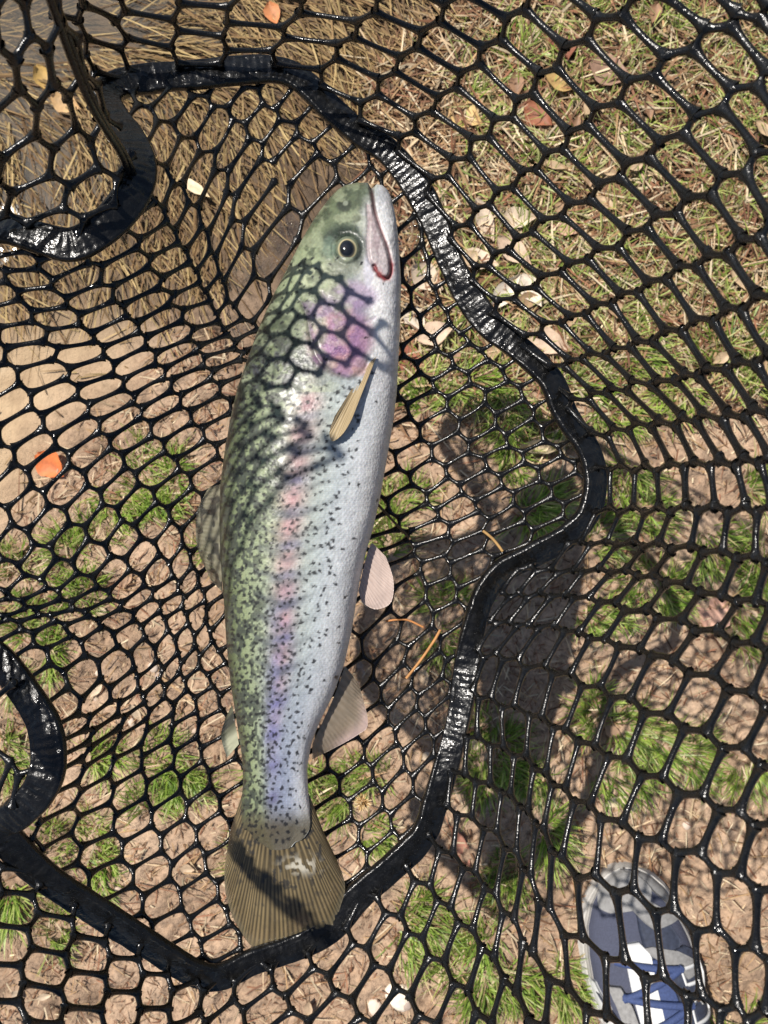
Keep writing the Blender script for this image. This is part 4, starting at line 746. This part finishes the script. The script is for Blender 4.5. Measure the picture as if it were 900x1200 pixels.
def panel(name, tc, f1, f2, mat, off=.0014, n=40, label=None):
    tt_ = np.linspace(tc[0], tc[-1], n); a = np.interp(tt_, tc, f1); b = np.interp(tt_, tc, f2); k = np.linspace(0, 1, 12)
    f = a[:, None] + (b - a)[:, None] * k[None]; Vt = shoe_pt(tt_[:, None], f, off); Vb = shoe_pt(tt_[:, None], f, -.0008)
    V = np.concatenate([Vt.reshape(-1, 3), Vb.reshape(-1, 3)]); g = grid_faces(n, 12); n0 = n * 12
    bd = np.concatenate([np.arange(12), np.arange(1, n) * 12 + 11, (n - 1) * 12 + np.arange(10, -1, -1), np.arange(n - 2, 0, -1) * 12])
    F = np.vstack([g, np.stack([bd, np.roll(bd, -1), np.roll(bd, -1) + n0, bd + n0], -1)]); o = mk(name, V, F, mat, shoe)
    if label: o['label'] = label
    return o
panel('toe_cap', [.0, .004, .010, .018, .026, .030], [-.95, -.93, -.9, -.80, -.62, -.40], [.75, .72, .62, .48, .30, .10], M_SUEDE, label='grey suede toe cap')
panel('toe_guard', [.004, .012, .02, .04, .06, .08, .10], [.55, .50, .50, .72, .80, .84, .90], [1, 1, 1, 1, 1, 1, 1], M_SUEDE, .0016)
panel('toe_guard', [.008, .02, .04, .07, .10, .12], [-1, -1, -1, -1, -1, -1], [-.90, -.86, -.86, -.86, -.88, -.96], M_MID, .0016)
panel('vamp_strip', [.022, .034, .042, .05], [-.1, .02, .10, .2], [.25, .45, .60, .70], M_SUEDE, .0015)
panel('vamp_panel', [.034, .05, .065, .075], [.02, .0, .0, .05], [.32, .48, .55, .40], M_NAVY, .0012)
panel('side_panel', [.07, .085, .11, .14, .17], [.25, .30, .36, .38, .42], [.55, .85, .98, .98, .98], M_NAVY, .0018, label='dark navy side panel')
panel('side_overlay', [.062, .072, .085, .095], [-.05, .10, .28, .42], [.10, .42, .66, .72], M_SUEDE, .0022)
panel('tongue', [.056, .068, .09, .14, .19], [-.20, -.24, -.26, -.28, -.28], [-.04, .06, .02, -.02, -.04], M_WHITE, .0030, label='white tongue under blue laces')
panel('tongue_lining', [.072, .085, .10, .14, .19], [.02, .03, .0, -.06, -.08], [.10, .22, .26, .28, .28], M_LACE, .0026)
panel('eyestay', [.085, .10, .13, .17], [.16, .20, .24, .26], [.34, .38, .42, .44], M_NAVY, .0034)
panel('eyestay', [.09, .105, .13, .17], [-.55, -.50, -.48, -.48], [-.38, -.30, -.28, -.28], M_SUEDE, .0034)
panel('side_overlay', [.092, .11, .13, .16], [-.96, -.98, -.98, -.98], [-.80, -.62, -.60, -.62], M_WHITE, .0020)
panel('side_stripe', [.10, .115, .135], [-.80, -.66, -.60], [-.74, -.58, -.52], M_NAVY, .0026)
for k in range(7):
    tq = .076 + .014 * k; ff = np.linspace(-.36, .34, 16); sg = 1 if k % 2 == 0 else -1
    p = shoe_pt(tq + .008 * sg * ff / .36, ff, .0062 + .0 * ff); v, f = cord(p, .0033); mk('lace', v, f, M_LACE, shoe)
# white outlined letter N on the outer side, reading along the shoe
def letter(name, strokes, wd, off=.0032):
    V = []; F = []
    for (t1, f1, t2, f2) in strokes:
        s = np.linspace(0, 1, 8); tq = t1 + (t2 - t1) * s; fq = f1 + (f2 - f1) * s; v = shoe_pt(tq, fq, off); T_ = np.gradient(v, axis=0); T_ /= np.linalg.norm(T_, axis=1, keepdims=True)
        c = shoe_pt(tq, fq, off + .01) - v; c /= np.linalg.norm(c, axis=1, keepdims=True); S_ = np.cross(T_, c) * wd / 2
        o = len(V) * 0 + sum(len(x) for x in V); V.append(np.stack([v - S_, v + S_, v + S_ - c * .002, v - S_ - c * .002], 1).reshape(-1, 3)); F.append(grid_faces(8, 4, True) + o)
    return mk(name, np.vstack(V), np.vstack(F), M_WHITE, shoe, smooth=False)
NO = [(0, 0), (0, 1), (.28, 1), (.70, .42), (.70, 1), (1, 1), (1, 0), (.72, 0), (.30, .58), (.30, 0), (0, 0)]
NP_ = [(.132 - .042 * (q[0] + .12 * q[1]), .80 - .44 * q[1]) for q in NO]
letter('letter_n', [(a[0], a[1], b[0], b[1]) for a, b in zip(NP_[:-1], NP_[1:])], .0030, .0036)
